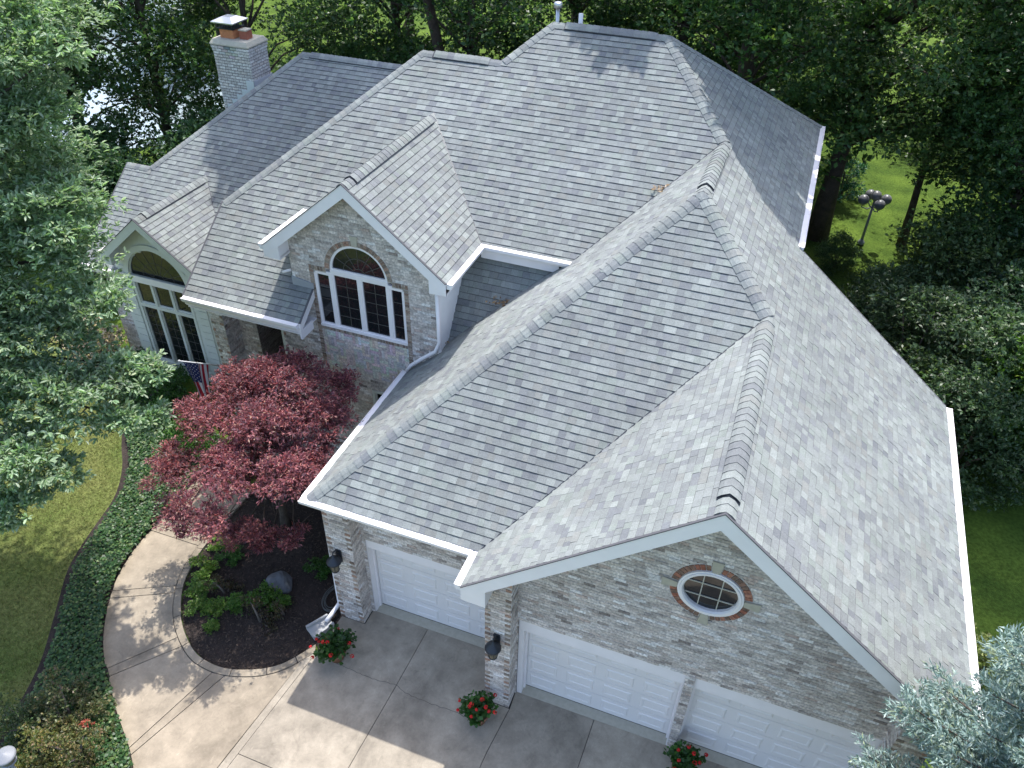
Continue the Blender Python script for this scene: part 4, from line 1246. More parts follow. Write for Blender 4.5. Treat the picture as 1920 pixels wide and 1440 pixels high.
m = MB()
wk = smooth_poly(WLE, 4); cu_o = smooth_poly(CURB, 4); cu_i = smooth_poly(BED, 4)
m.face([(x, y, -.02) for x, y in wk[:near_i(wk, (-.9, -4.9)) + 1]] + [(-.15, -4.9, -.02), (-.2, -3.24, -.02), (.01, -.67, -.02)] + [(x, y, -.02) for x, y in reversed(cu_i)][1:])
walk = m.build('walkway', M_JOINT); tag(walk, 'curved concrete walkway from the driveway to the porch', kind='structure')
CT = (.30, .252, .19)
def conc_col(k): 
    j = random.Random(k).uniform(.93, 1.06); return (CT[0] * j, CT[1] * j, CT[2] * j)
# joints along the walkway: (point on left edge, point on the curb's outer edge)
JN = [((-5.30, 2.6), (-3.95, 2.6)), ((-5.24, .86), (-3.92, .88)), ((-5.22, .70), (-3.91, .72)), ((-4.82, -.96), (-3.66, -.36)), ((-4.73, -1.13), (-3.56, -.52)),
      ((-3.60, -2.46), (-2.78, -1.39)), ((-3.44, -2.58), (-2.57, -1.53)), ((-2.09, -3.58), (-1.64, -1.79)), ((-1.97, -3.67), (-1.37, -1.76)), ((-.9, -4.9), (-.12, -.88))]
for j in range(len(JN) - 1):
    (a0, b0), (a1, b1) = JN[j], JN[j + 1]
    i0, i1 = near_i(wk, a0), near_i(wk, a1); k0, k1 = near_i(cu_o, b0), near_i(cu_o, b1)
    Lf = [a0] + wk[i0 + 1:i1] + [a1]
    Rt = [b0] + cu_o[k0 + 1:k1] + [b1]
    if j == len(JN) - 2:
        Lf = [a0] + wk[i0 + 1:] ; Rt = [b0] + cu_o[k0 + 1:k1] + [(-.13, -.85), (-.37, -3.3), (-.55, -4.9)]
        Rt = Rt
    if j in (4, 6) or j == 8 or j == 2 or j == 0:      # left border band split off
        pass
    slab_obj(Lf + Rt[::-1], walk, conc_col(50 + j))
# curb stones round the bed
cuts = [0, 5, 9, 13, 17, 22, 27, 32, 37, 42, 47, len(cu_o) - 1]
for j in range(len(cuts) - 1):
    a, b = cuts[j], cuts[j + 1]
    slab_obj(cu_o[a:b + 1] + cu_i[a:b + 1][::-1], walk, conc_col(80 + j), top=.012, name='curb')
# driveway
m = MB(); m.face([(-.55, -7.5, -.02), (14, -7.5, -.02), (14, .9, -.02), (.05, .9, -.02), (.05, .28, -.02), (.0, -.66, -.02), (-.13, -.85, -.02), (-.38, -3.3, -.02)]); drive = m.build('driveway', M_JOINT); tag(drive, 'pale concrete driveway in front of the garage', kind='structure')
CT = (.335, .292, .232)
def dslab(p, k): slab_obj(p, drive, conc_col(k), bev=.006)
dslab([(-.14, -.85), (-.37, -3.0), (-.55, -4.9), (-.39, -4.9), (-.20, -3.0), (.015, -.67)], 120)
dslab([(.015, -.67), (-.20, -2.96), (1.76, -2.96), (1.84, -.75), (1.87, .66), (.60, .63), (.60, .27), (.06, .27)], 121)
dslab([(1.87, .66), (1.84, -.75), (1.76, -2.96), (3.9, -2.96), (3.97, -1.32), (4.06, -.39), (3.55, -.39), (3.55, .66)], 122)
dslab([(4.06, -.39), (3.97, -1.32), (3.9, -2.96), (5.55, -2.96), (5.62, -.01), (4.04, -.01)], 123)
dslab([(5.62, -.01), (5.55, -2.96), (8.6, -2.96), (8.6, -.01)], 124); dslab([(8.6, -.01), (8.6, -2.96), (11.8, -2.96), (11.8, -.39), (10.04, -.39), (10.04, -.01)], 125)
dslab([(-.20, -2.96), (-.39, -4.9), (-.5, -7.4), (1.7, -7.4), (1.76, -2.96)], 126); dslab([(1.76, -2.96), (1.7, -7.4), (5.5, -7.4), (5.55, -2.96)], 127); dslab([(5.55, -2.96), (5.5, -7.4), (11.8, -7.4), (11.8, -2.96)], 128)
cr = MB(); rr = random.Random(43)
def crack(P, w=.004):
    Q = []
    for i in range(len(P) - 1):
        for k in range(7):
            t = k / 7; Q.append((P[i][0] + (P[i + 1][0] - P[i][0]) * t + rr.uniform(-.012, .012), P[i][1] + (P[i + 1][1] - P[i][1]) * t + rr.uniform(-.012, .012)))
    Q.append(P[-1])
    for i in range(len(Q) - 1):
        a, b = Q[i], Q[i + 1]; L = math.hypot(b[0] - a[0], b[1] - a[1]) or 1; nx, ny = -(b[1] - a[1]) / L * w * rr.uniform(.5, 1.2), (b[0] - a[0]) / L * w
        cr.face([(a[0] - nx, a[1] - ny, .004), (b[0] - nx, b[1] - ny, .004), (b[0] + nx, b[1] + ny, .004), (a[0] + nx, a[1] + ny, .004)])
crack([(.5, -.74), (1.0, -.77), (1.4, -.78), (1.84, -.73), (2.07, -.82), (2.57, -.84), (3.16, -.83), (3.5, -.86)])
cr.build('crack', mat('crack_dirt', (.10, .09, .08), rough=.95), drive)
# bare soil strips along the ivy and the house
# ------------------------------------------------------------------ leaves
def unit(a): return a / np.maximum(np.linalg.norm(a, axis=-1, keepdims=True), 1e-9)
def leaf_geo(P, D, N, L, wid, col, fold=.12, simple=True):
    """leaf quads (simple) or folded six-corner leaves; P base, D direction, N rough normal"""
    n = len(P)
    S = unit(np.cross(N, D)); Nn = unit(np.cross(D, S))
    L = L[:, None]; w = (L * wid)
    if simple:
        V = np.stack([P, P + D * L * .5 + S * w + Nn * L * fold, P + D * L, P + D * L * .5 - S * w + Nn * L * fold], 1).reshape(-1, 3)
        F = np.arange(n * 4).reshape(n, 4)
        C = np.repeat(col, 4, 0)
    else:
        V = np.stack([P, P + D * L * .35 + S * w * .8 + Nn * L * fold, P + D * L * .72 + S * w + Nn * L * fold * .8, P + D * L, P + D * L * .72 - S * w + Nn * L * fold * .8, P + D * L * .35 - S * w * .8 + Nn * L * fold], 1).reshape(-1, 3)
        b = np.arange(n)[:, None] * 6
        F = np.concatenate([b + np.array([[0, 1, 2, 3]]), b + np.array([[0, 3, 4, 5]])], 0)
        C = np.repeat(col, 6, 0)
    return V, F, C
def pick_cols(n, pal, r):
    p = np.array([c for c, w in pal]); w = np.array([w for c, w in pal], float); w /= w.sum()
    return p[r.choice(len(p), n, p=w)] * r.uniform(.8, 1.2, (n, 1))
def foliage(blobs, tips_per_m2, m, L, wid, pal, seed, flat=.8, clump=.33, simple=True, up=.7, spread=.9, droop=0.0, sub=9, zc=.55):
    """leaf sprays on clumps over the shells of blobs (x, y, z, r)"""
    r = np.random.default_rng(seed)
    Ps, Ds, Ts = [], [], []
    for (x, y, z, rad) in blobs:
        nt_ = max(6, int(tips_per_m2 * 4 * rad * rad * 3.14 * .5))
        ns = max(4, int(sub * max(.5, rad)))
        d = unit(r.normal(size=(ns, 3))); d[:, 2] = np.where(d[:, 2] < -.45, -d[:, 2], d[:, 2])
        cen_ = d * rad * r.uniform(.45, .95, (ns, 1)) * np.array([1, 1, flat])
        k = r.integers(0, ns, nt_)
        off = r.normal(size=(nt_, 3)) * clump * rad * np.array([1, 1, zc])
        loc = cen_[k] + off
        Ps.append(loc + np.array([x, y, z]))
        tone = r.uniform(.72, 1.25, ns)[k]
        Ts.append(tone)
        Ds.append(unit(unit(loc) * .7 + r.normal(size=(nt_, 3)) * .35 + np.array([0, 0, .05])))
    P = np.concatenate(Ps); D = np.concatenate(Ds)
    n = len(P)
    P = np.repeat(P, m, 0); D = np.repeat(D, m, 0)
    D2 = unit(D + r.normal(size=P.shape) * spread * np.array([1, 1, .55]) + np.array([0, 0, -droop]))
    N = unit(np.array([0, 0, 1.0]) * up + r.normal(size=P.shape) * .45)
    Ls = L * r.uniform(.5, 1.3, len(P))
    P = P + D2 * Ls[:, None] * .15
    shade = np.repeat(r.uniform(.85, 1.15, (n, 1)) * np.concatenate(Ts)[:, None], m, 0)
    return leaf_geo(P, D2, N, Ls, wid, pick_cols(len(P), pal, r) * shade, simple=simple)
def trunk_mb(base, top, r0, r1, limbs, seed, n=10):
    m = MB(); rr = random.Random(seed)
    base, top = Vector(base), Vector(top)
    K = 6
    pts = [base.lerp(top, k / K) + Vector((rr.uniform(-.05, .05), rr.uniform(-.05, .05), 0)) * (k > 0) * (base - top).length * .15 for k in range(K + 1)]
    rad = [r0 * (1.35 if k == 0 else 1) + (r1 - r0) * k / K for k in range(K + 1)]
    m.tube(pts, rad, n)
    for (x, y, z, w) in limbs:
        t = min(.95, max(.2, (z - base.z) / max(.1, (top.z - base.z)) * .72))
        a = pts[int(t * K)].lerp(pts[min(K, int(t * K) + 1)], t * K - int(t * K))
        e = Vector((x, y, z)); mid = a.lerp(e, .5) + Vector((rr.uniform(-.2, .2), rr.uniform(-.2, .2), .12 * (e - a).length))
        q = a.lerp(mid, .5) + Vector((rr.uniform(-.1, .1), rr.uniform(-.1, .1), .03)); q2 = mid.lerp(e, .5) + Vector((rr.uniform(-.1, .1), rr.uniform(-.1, .1), .05))
        m.tube([a, q, mid, q2, e], [w, w * .8, w * .6, w * .4, w * .15], 6)
        for _ in range(2):
            s_ = mid.lerp(e, rr.uniform(.1, .8)); m.tube([s_, s_ + Vector((rr.uniform(-.5, .5), rr.uniform(-.5, .5), rr.uniform(-.1, .5))) * (e - a).length * .35], [w * .35, w * .08], 5)
    return m
def copy_thing(root, loc, rz, sx, label, group=None, color=None, sz=None):
    o = root.copy(); COL.objects.link(o)
    o.location = loc; o.rotation_euler = (0, 0, rz); o.scale = (sx, sx, sz or sx)
    o['label'] = label
    if group: o['group'] = group
    for c in root.children:
        d = c.copy(); COL.objects.link(d); d.parent = o
        if color and 'trunk' not in c.name and 'stem' not in c.name: d.color = (*color, 1)
    return o

# --- oak in the foreground on the left
OAKB = [(-6.34, 2.51, 10.49, 1.3), (-5.88, 1.95, 9.01, 1.0), (-6.49, 1.64, 8.05, 1.4), (-5.27, 1.25, 7.73, 0.9), (-6.02, 0.64, 6.6, 1.4), (-4.76, 1.0, 7.22, 0.7), (-5.24, 0.01, 5.8, 1.1), (-4.18, 0.65, 6.36, 0.55), (-4.35, -0.43, 5.18, 0.8), (-3.69, 0.19, 5.28, 0.55), (-3.28, 0.57, 5.36, 0.33), (-3.08, -0.02, 4.62, 0.36), (-3.6, -0.43, 4.66, 0.5), (-4.46, -1.42, 4.58, 0.75), (-4.26, -2.14, 3.91, 0.6), (-3.92, -1.52, 4.23, 0.4), (-5.63, -0.65, 4.83, 1.1), (-7.18, 1.48, 8.79, 1.8), (-6.43, -0.41, 6.22, 1.6), (-5.29, -2.12, 4.28, 1.1), (-5.58, 2.15, 10.07, 0.8), (-7.63, 2.57, 10.69, 1.8), (-8.5, .5, 7.5, 1.8), (-8.2, -1.2, 6., 1.5)]
ob = (-9.1, -.1, 0)
oak = empty('oak_tree', (0, 0, 0), 'large pale green oak tree leaning in from the left edge', 'tree')
OAK_PAL = [((.28, .375, .235), 5), ((.215, .32, .18), 5), ((.36, .44, .31), 4), ((.15, .245, .115), 3), ((.34, .40, .22), 1)]
V, F, C = foliage(OAKB, 100, 8, .118, .16, OAK_PAL, 61, flat=.7, clump=.24, simple=False, up=1.5, spread=.9, sub=18, zc=.3)
np_mesh('crown', V, F, C, M_LEAF_OAK, oak)
trunk_mb(ob, (-7.6, .8, 9.5), .30, .08, [(b[0], b[1], b[2] - .15, .075 * min(1.2, b[3]) + .02) for b in OAKB], 62).build('trunk', M_BARK, oak)

# --- japanese maple
MAPB = [(-3.9, .65, 2.45, .42), (-2.75, -.1, 2.65, .45), (-2.0, -.1, 2.55, .45), (-1.55, .3, 1.95, .4), (-1.1, .75, 1.7, .3), (-2.75, .75, 2.85, .6), (-2.0, .75, 3.0, .6), (-1.3, 1.0, 2.95, .6), (-.85, 1.6, 2.85, .5), (-.75, 2.4, 3.1, .5),
        (-2.9, 1.65, 3.2, .65), (-2.0, 1.7, 3.45, .65), (-1.35, 2.2, 3.4, .6), (-.9, 3.0, 3.2, .45), (-2.15, 3.0, 3.55, .6), (-3.25, 2.5, 3.15, .6), (-3.9, 1.9, 2.85, .55), (-1.35, 3.5, 3.3, .4), (-3.3, 3.3, 3.1, .45), (-3.6, 1.0, 2.3, .5), (-2.4, 1.4, 2.2, .5), (-4.45, 1.25, 2.2, .35), (-2.75, 2.4, 3.5, .55), (-2.3, 1.25, 3.1, .5), (-2.6, -.15, 2.3, .33), (-1.9, .9, 1.25, .38), (-2.4, .55, 1.5, .35)]
MAPB = [(min(x + .33, -.8), y - .38, z + .48 * min(1, max(.25, (z - 1.0) / 1.6)), q) for x, y, z, q in MAPB] + [(-2.4, 2.5, 4.1, .5), (-1.6, 2.35, 4.15, .5), (-1.0, 2.1, 3.9, .42), (-3.2, 2.5, 3.75, .5), (-2.0, 2.9, 4.2, .4), (-.95, 1.5, 3.3, .5), (-1.25, 1.15, 3.0, .45), (-1.9, 1.35, 3.3, .45)]
maple = empty('maple_tree', (0, 0, 0), 'japanese maple with dark red leaves in front of the porch', 'tree')
MAP_PAL = [((.25, .095, .115), 6), ((.36, .135, .145), 5), ((.18, .085, .11), 6), ((.115, .06, .08), 4), ((.47, .20, .18), 3), ((.45, .30, .23), 1)]
V, F, C = foliage(MAPB, 245, 8, .08, .12, MAP_PAL, 63, flat=.6, clump=.235, simple=True, up=.6, spread=.95, sub=16, droop=.12, zc=.45)
np_mesh('crown', V, F, C, M_LEAF_RED, maple)
mt_ = trunk_mb((-2.45, 2.0, -.05), (-2.5, 2.1, 2.2), .10, .05, [(b[0], b[1], b[2] - .1, .035) for b in MAPB], 64, 8)
mt_.build('trunk', M_BARK, maple)

# --- blue spruce bottom right
SPX, SPY = 11.55, -2.35
spruce = empty('spruce_tree', (SPX, SPY, 0), 'blue spruce at the right front corner of the garage', 'tree')
r = np.random.default_rng(65)
Pn, Dn = [], []
sm = MB()
z = .7; H = 11.5
while z < 10.8:
    R_ = 3.12 * (1 - (z - .5) / H) ** .8 + .1
    for k in range(12):
        a = r.uniform(0, 6.283); rr_ = R_ * r.uniform(.8, 1.08)
        for _k in range(20):      # keep clear of the garage
            if z - .1 * rr_ < 4.75 and SPX + math.cos(a) * rr_ < 11.1 and SPY + math.sin(a) * rr_ > -1.0: rr_ *= .9
        base = np.array([0, 0, z]); tip = np.array([math.cos(a) * rr_, math.sin(a) * rr_, z - .18 * rr_ + .28])
        sm.tube([base, (base + tip) / 2 - np.array([0, 0, .12]), tip], [.035, .022, .008], 5)
        d = unit(tip - base); side = np.array([-d[1], d[0], 0])
        for s_ in np.linspace(.3, 1, int(8 + 15 * rr_ / 2.5)):
            q = base + (tip - base) * s_ - np.array([0, 0, .12 * 4 * s_ * (1 - s_)])
            for sg in (-1, 1):
                l = .55 * (1.12 - s_) * rr_ / 2.6 + .14
                e_ = unit(d * .75 + side * sg * r.uniform(.5, .95) + np.array([0, 0, r.uniform(-.1, .22)]))
                nn_ = max(2, int(l / .062))
                for t in np.linspace(0, 1, nn_):
                    Pn.append(q + e_ * l * t); Dn.append(e_)
                    if t > .3 and r.random() < .5:
                        e2 = unit(e_ + np.array([e_[1], -e_[0], r.uniform(-.2, .4)]) * r.choice([-1, 1]) * .8); Pn.append(q + e_ * l * t + e2 * .07); Dn.append(e2)
    z += .30 + .02 * r.uniform(-1, 1)
Pn, Dn = np.array(Pn), np.array(Dn)
keep = (Pn[:, 2] > 3.0) & (Pn[:, 2] < 8.2)
Pn, Dn = Pn[keep], Dn[keep]
nn = 9
P = np.repeat(Pn, nn, 0) + r.normal(size=(len(Pn) * nn, 3)) * .012; D = np.repeat(Dn, nn, 0)
D2 = unit(D * .85 + unit(r.normal(size=P.shape)) * .75 + np.array([0, 0, .15]))
SPR_PAL = [((.27, .37, .34), 5), ((.20, .29, .265), 4), ((.37, .46, .42), 4), ((.13, .21, .18), 3), ((.28, .34, .21), 2)]
V, F, C = leaf_geo(P, D2, unit(r.normal(size=P.shape)), r.uniform(.06, .105, len(P)), .105, pick_cols(len(P), SPR_PAL, r), simple=True)
np_mesh('crown', V, F, C, M_NEEDLE, spruce)
sm.tube([(0, 0, -.05), (0, 0, 4), (0, 0, 11.4)], [.2, .13, .02], 10)
sm.build('trunk', M_BARK, spruce)

# --- trees behind
G_PAL = [((.060, .125, .042), 5), ((.082, .155, .052), 4), ((.042, .092, .036), 4), ((.115, .185, .062), 2), ((.18, .23, .085), 1)]
def proto_tree(name, blobs, tips, L, base_r, top, seed, label, pal=G_PAL, wid=.27, m_=6, clump=.3, loc=(0, 0, 0), tm=M_BARK, sub=9):
    t = empty(name, loc, label, 'tree')
    V, F, C = foliage(blobs, tips, m_, L, wid, pal, seed, clump=clump, sub=sub)
    np_mesh('crown', V, F, C, M_LEAF, t)
    trunk_mb((0, 0, -.1), (rng.uniform(-.3, .3), rng.uniform(-.3, .3), top), base_r, base_r * .3, [(b[0], b[1], b[2], base_r * .28) for b in blobs], seed + 1).build('trunk', tm, t)
    return t
rA = random.Random(71)
def ring_blobs(levels):
    out = []
    for z, R_, k, br in levels:
        a0 = rA.uniform(0, 6.3)
        for i in range(k):
            a = a0 + 6.283 * i / k + rA.uniform(-.3, .3); q = R_ * rA.uniform(.75, 1.1)
            out.append((math.cos(a) * q, math.sin(a) * q, z + rA.uniform(-.5, .5), br * rA.uniform(.8, 1.15)))
    return out
BLA = ring_blobs([(3.2, 3.0, 5, 1.3), (5.2, 3.4, 6, 1.6), (7.6, 3.3, 6, 1.7), (10, 2.6, 5, 1.7), (12.2, 1.2, 3, 1.6)])
BLB = ring_blobs([(2.2, 2.0, 4, 1.1), (4.0, 2.6, 5, 1.3), (6.0, 2.7, 6, 1.4), (8.2, 2.2, 5, 1.4), (10.2, 1.0, 3, 1.3)])
BLC = ring_blobs([(.7, 1.3, 6, .75), (1.7, 1.2, 5, .8), (2.7, .6, 3, .75)])
GT = 'trees behind the house'
TA = proto_tree('broadleaf_tree', BLA, 24, .15, .26, 11.5, 73, 'dark broadleaf tree farthest left behind the left wing')
TB = proto_tree('broadleaf_tree', BLB, 27, .145, .20, 9.5, 75, 'slimmer leafy tree behind the chimney')
for t in (TA, TB): t['group'] = GT
TA.location = (-19.5, 14.6, 0); TB.location = (-13.2, 17.6, 0)
TREES = [
    (TB, (-16.6, 16.0, 0), 1.0, 1.1, 'leafy tree left of the chimney with the pond behind', (.9, 1, .9)),
    (TA, (-22.8, 15.0, 0), 2.0, .85, 'dark tree at the upper left in front of the pond', (.9, 1, .9)),
    (TA, (-10.0, 23.5, 0), 3.1, 1.0, 'tall tree rising above the left wing ridge', (.85, .95, .9)),
    (TB, (-6.0, 21.5, 0), .7, 1.2, 'tree standing behind the dip between the two left ridges', (.85, .95, .9)),
    (TA, (-3.2, 26.5, 0), 4.2, 1.05, 'dark tree behind the lower main ridge', (.8, .95, .85)),
    (TA, (1.5, 25.0, 0), 5.0, 1.05, 'tree directly behind the vent pipes', (.9, 1, .9)),
    (TB, (4.6, 21.0, 0), 1.9, 1.25, 'tree behind the right end of the top ridge', (.95, 1.05, .9)),
    (TA, (4.9, 29.5, 0), 2.6, 1.1, 'tree behind the right hip with open branches', (1, 1.05, .9)),
    (TA, (15.4, 24.6, 0), .3, 1.0, 'dark tree above the lawn at upper right', (.85, 1, .95)),
    (TB, (15.8, 20.0, 0), 2.2, 1.2, 'dense tree at the right edge above the shrubs', (.85, 1, .95)),
    (TA, (18.5, 27.5, 0), 1.2, 1.15, 'tree in the top right corner', (.85, 1, .95)),
    (TB, (13.6, 19.2, 0), 4.0, .95, 'slim dark tree right of the lamp post', (.8, .95, .95)),
    (TA, (-27.0, 33.0, 0), 1.4, 1.1, 'far tree on the other bank of the pond', (1, 1.1, .9)),
    (TA, (-16.0, 36.0, 0), 3.4, 1.1, 'far tree left of the bright lawn gap', (.95, 1.05, .9)),
    (TA, (-5.5, 40.0, 0), 5.4, 1.2, 'far tree right of the bright lawn gap', (.95, 1.05, .9)),
    (TA, (4.5, 41.0, 0), .9, 1.2, 'far tree beyond the top ridge', (1, 1.1, .9)),
    (TA, (14.5, 39.0, 0), 2.3, 1.2, 'far tree beyond the right lawn', (1, 1.1, .9)),
    (TA, (24.5, 36.0, 0), 4.4, 1.2, 'far tree at the top right edge of the wood', (1, 1.1, .9)),
]
for src, loc, rz, s_, lab, colr in TREES:
    copy_thing(src, loc, rz, s_, lab, GT, colr)
# two tall trees whose high crowns shade the roof
def high_tree(base, pts, zc, rad, top, seed, label):
    rs = random.Random(seed)
    bl = []
    for (xs_, ys_) in pts:           # where each bough's shade falls along the sun's direction
        z_ = zc + rs.uniform(-.9, .9)
        bl.append((xs_ - .05 * z_ - base[0], ys_ + .45 * z_ - base[1], z_, rad))
    t = empty('tall_tree', base, label, 'tree', GT)
    V, F, C = foliage(bl, 62, 6, .32, .36, G_PAL, seed, flat=.8, clump=.30, sub=14)
    np_mesh('crown', V, F, C, M_LEAF, t)
    cx_ = sum(b[0] for b in bl) / len(bl); cy_ = sum(b[1] for b in bl) / len(bl)
    trunk_mb((0, 0, -.1), (cx_ * .8, cy_ * .8, top), .26, .09, [(b[0], b[1], b[2], .07) for b in bl[::3]], seed + 1).build('trunk', M_BARK, t)
pr = []
yy = 4.9
while yy < 11.2:
    xx = 3.6
    while xx < 7.0:
        if (xx - 4.43) * .456 + (yy - 5.52) * .89 > .80: pr.append((xx, yy))
        xx += .78
    yy += .78
pr += [(2.95, 6.25), (2.3, 6.3), (6.9, 5.15)]
high_tree((4.5, 22.4, 0), pr, 14.4, .75, 13.5, 81, 'tall tree behind the right end of the main roof')
pl_ = []
yy = 6.6
while yy < 10.4:
    xx = -8.2
    while xx < -3.4:
        if ((xx + 5.8) / 2.35) ** 2 + ((yy - 8.0) / 1.75) ** 2 < 1: pl_.append((xx, yy))
        xx += .78
    yy += .78
high_tree((-6.2, 20.9, 0), pl_, 17.0, .75, 16, 83, 'tall tree behind the left wing ridge')
# a tall tree off the right side whose shade lies on the side lawn
high_tree((16.5, 15.5, 0), [(13.6 + .9 * i, 5.6 + .9 * k) for i in range(4) for k in range(-2, 3)], 12.6, .85, 11, 85, 'tall tree beyond the right edge shading the side lawn')
# thick trunk on the right lawn and a thinner one, crowns above
BLD = [(x + .6, y * .8 - 1.9, z + 2.2, q) for x, y, z, q in BLA if not (z > 9 and y > 1)] + [(.55, -2, 4.9, .85), (1.75, -2.2, 4.7, .85), (2.1, -2.3, 5.7, 1.2), (-.3, -2, 6.1, 1.1), (3.4, -2.2, 5.0, 1.2), (1.0, -1.8, 6.5, 1.3), (4.2, -2.0, 6.2, 1.3)]
big_t = proto_tree('shade_tree', BLD, 24, .16, .34, 14.5, 91, 'thick trunked shade tree on the sunny lawn right of the house', loc=(8.25, 21.8, 0))
thin_t = proto_tree('young_tree', [(x * .8 + 1.3, y * .8 - 1.2, z + 2.0, q * .85) for x, y, z, q in BLB], 26, .15, .15, 9, 93, 'slender dark trunked tree right of the globe lamp', loc=(11.3, 22.3, 0))
# low boughs over the lawn
# --- shrubs
GS = 'shrubs along the right side of the garage'
SHP = [((.075, .14, .066), 5), ((.10, .17, .08), 4), ((.052, .10, .05), 4), ((.14, .20, .10), 2)]
def proto_shrub(name, blobs, tips, L, pal, seed, label, m_=6, wid=.22, material=None, cat='shrub'):
    t = empty(name, (0, 0, 0), label, cat)
    V, F, C = foliage(blobs, tips, m_, L, wid, pal, seed, clump=.32)
    np_mesh('foliage', V, F, C, material or M_LEAF, t)
    s_ = MB(); rr = random.Random(seed)
    for b in blobs: s_.tube([(0, 0, -.08), (b[0] * .5, b[1] * .5, b[2] * .6), (b[0], b[1], b[2])], [.035, .022, .008], 5)
    s_.build('stem', M_TWIG, t)
    return t
SC = proto_shrub('shrub', BLC, 70, .105, SHP, 95, 'dark green shrub against the right eave of the garage')
SC['group'] = GS
SC.location = (12.3, 9.6, 0)
for loc, rz, s_, lab, colr in [
    ((12.6, 11.6, 0), 1, 1.2, 'dark shrub below the thin tree at right', (1, 1, 1)), ((11.0, 12.4, 0), 2, 1.15, 'shrub close to the upper garage corner', (1, .95, 1)), ((13.6, 13.6, 0), 3, 1.3, 'large shrub in the middle of the right thicket', (.9, 1, 1.05)),
    ((10.4, 14.8, 0), 4, .85, 'shrub in the dark corner behind the garage', (.9, .9, .9)), ((12.2, 15.8, 0), 5, 1.25, 'shrub with bare twigs showing in the right thicket', (1.1, 1, .85)), ((14.8, 16.2, 0), .5, 1.4, 'tall shrub at the back of the right thicket', (.85, 1, 1.05)),
    ((10.2, 17.6, 0), 1.5, .45, 'low shrub in front of the globe lamp', (.9, .95, .9)), ((11.9, 18.9, 0), 2.5, .5, 'low shrub below the slender trunk', (1.15, 1.05, .8)), ((14.3, 10.4, 0), 3.5, 1.2, 'shrub at the right edge beside the bright young tree', (.95, 1, 1)),
    ((15.6, 13.2, 0), .2, 1.4, 'dark shrub at the right edge of the thicket', (.85, .95, 1)), ((9.0, 19.6, 0), .9, .42, 'low dark shrub at the foot of the thick trunk', (.8, .9, .85))]:
    copy_thing(SC, loc, rz, s_, lab, GS, colr)
for loc, rz, s_, lab, colr in [
    ((-13.0, 9.2, 0), .3, 1.0, 'dark shrub left of the left wing', (.75, .85, .75)), ((-14.4, 11.2, 0), 1.3, 1.2, 'dark shrub behind the left wing corner', (.7, .85, .75)), ((-16.5, 11.8, 0), 2.3, 1.3, 'dark shrub under the left trees', (.7, .85, .75)),
    ((-12.5, 13.4, 0), 3.3, 1.4, 'dark shrub behind the chimney', (.75, .9, .75)), ((-18.4, 9.6, 0), 4.3, 1.2, 'shrub at the left edge under the oak', (.75, .9, .75))]:
    copy_thing(SC, loc, rz, s_, lab, 'dark shrubs left of the house', colr)
for loc, rz, s_, lab, colr in [
    ((-7.7, 16.8, 0), .3, 1.5, 'leafy shrub seen above the left wing ridge', (.9, 1.1, .9)), ((-4.2, 17.8, 0), 1.3, 1.6, 'leafy shrub behind the left dip of the roof', (.95, 1.15, .9)), ((-.8, 19.5, 0), 2.3, 1.7, 'leafy shrub behind the lower main ridge', (.9, 1.1, .9)), ((-11.2, 20.0, 0), 2.9, 1.7, 'leafy shrub behind the chimney top', (.9, 1.15, .9))]:
    copy_thing(SC, loc, rz, s_, lab, 'shrubs behind the ridges', colr)
# teal conifers in the distance
TE = [((.035, .14, .10), 4), ((.05, .18, .14), 3), ((.03, .11, .08), 3)]
TC = proto_shrub('teal_conifer', ring_blobs([(.6, .9, 5, .6), (1.6, .7, 4, .5), (2.6, .3, 3, .4)]), 40, .13, TE, 97, 'teal conifer beside the chimney flashing', m_=6, wid=.14, cat='conifer')
TC.location = (-12.6, 15.4, 0); TC['group'] = 'teal conifers behind the house'
for loc, rz, s_, lab in [((-14.6, 14.2, 0), 1, 1.0, 'teal conifer left of the chimney'), ((-10.6, 17.2, 0), 2, 1.3, 'teal conifer right of the chimney'), ((-7.8, 19.6, 0), 3, 1.2, 'teal conifer above the left wing ridge'), ((8.9, 25.6, 0), 4, .9, 'teal conifer at the far end of the right lawn')]:
    copy_thing(TC, loc, rz, s_, lab, 'teal conifers behind the house')
# bright young tree at the right edge and yellow-green bush
BY = [((.09, .19, .025), 5), ((.12, .24, .035), 4), ((.06, .14, .02), 3), ((.18, .26, .05), 1)]
yt = proto_shrub('sapling', ring_blobs([(1.2, .7, 4, .6), (2.2, .8, 5, .6), (3.2, .5, 4, .5)]), 34, .17, BY, 99, 'bright green young tree at the right edge', wid=.28, cat='tree'); yt.location = (13.35, 10.4, 0)
yb = proto_shrub('golden_bush', ring_blobs([(.4, .4, 5, .4), (.9, .25, 4, .35)]), 70, .085, [((.16, .20, .05), 4), ((.22, .25, .08), 3), ((.10, .14, .04), 3)], 101, 'small yellow green bush beside the right gutter'); yb.location = (12.3, 3.4, 0)
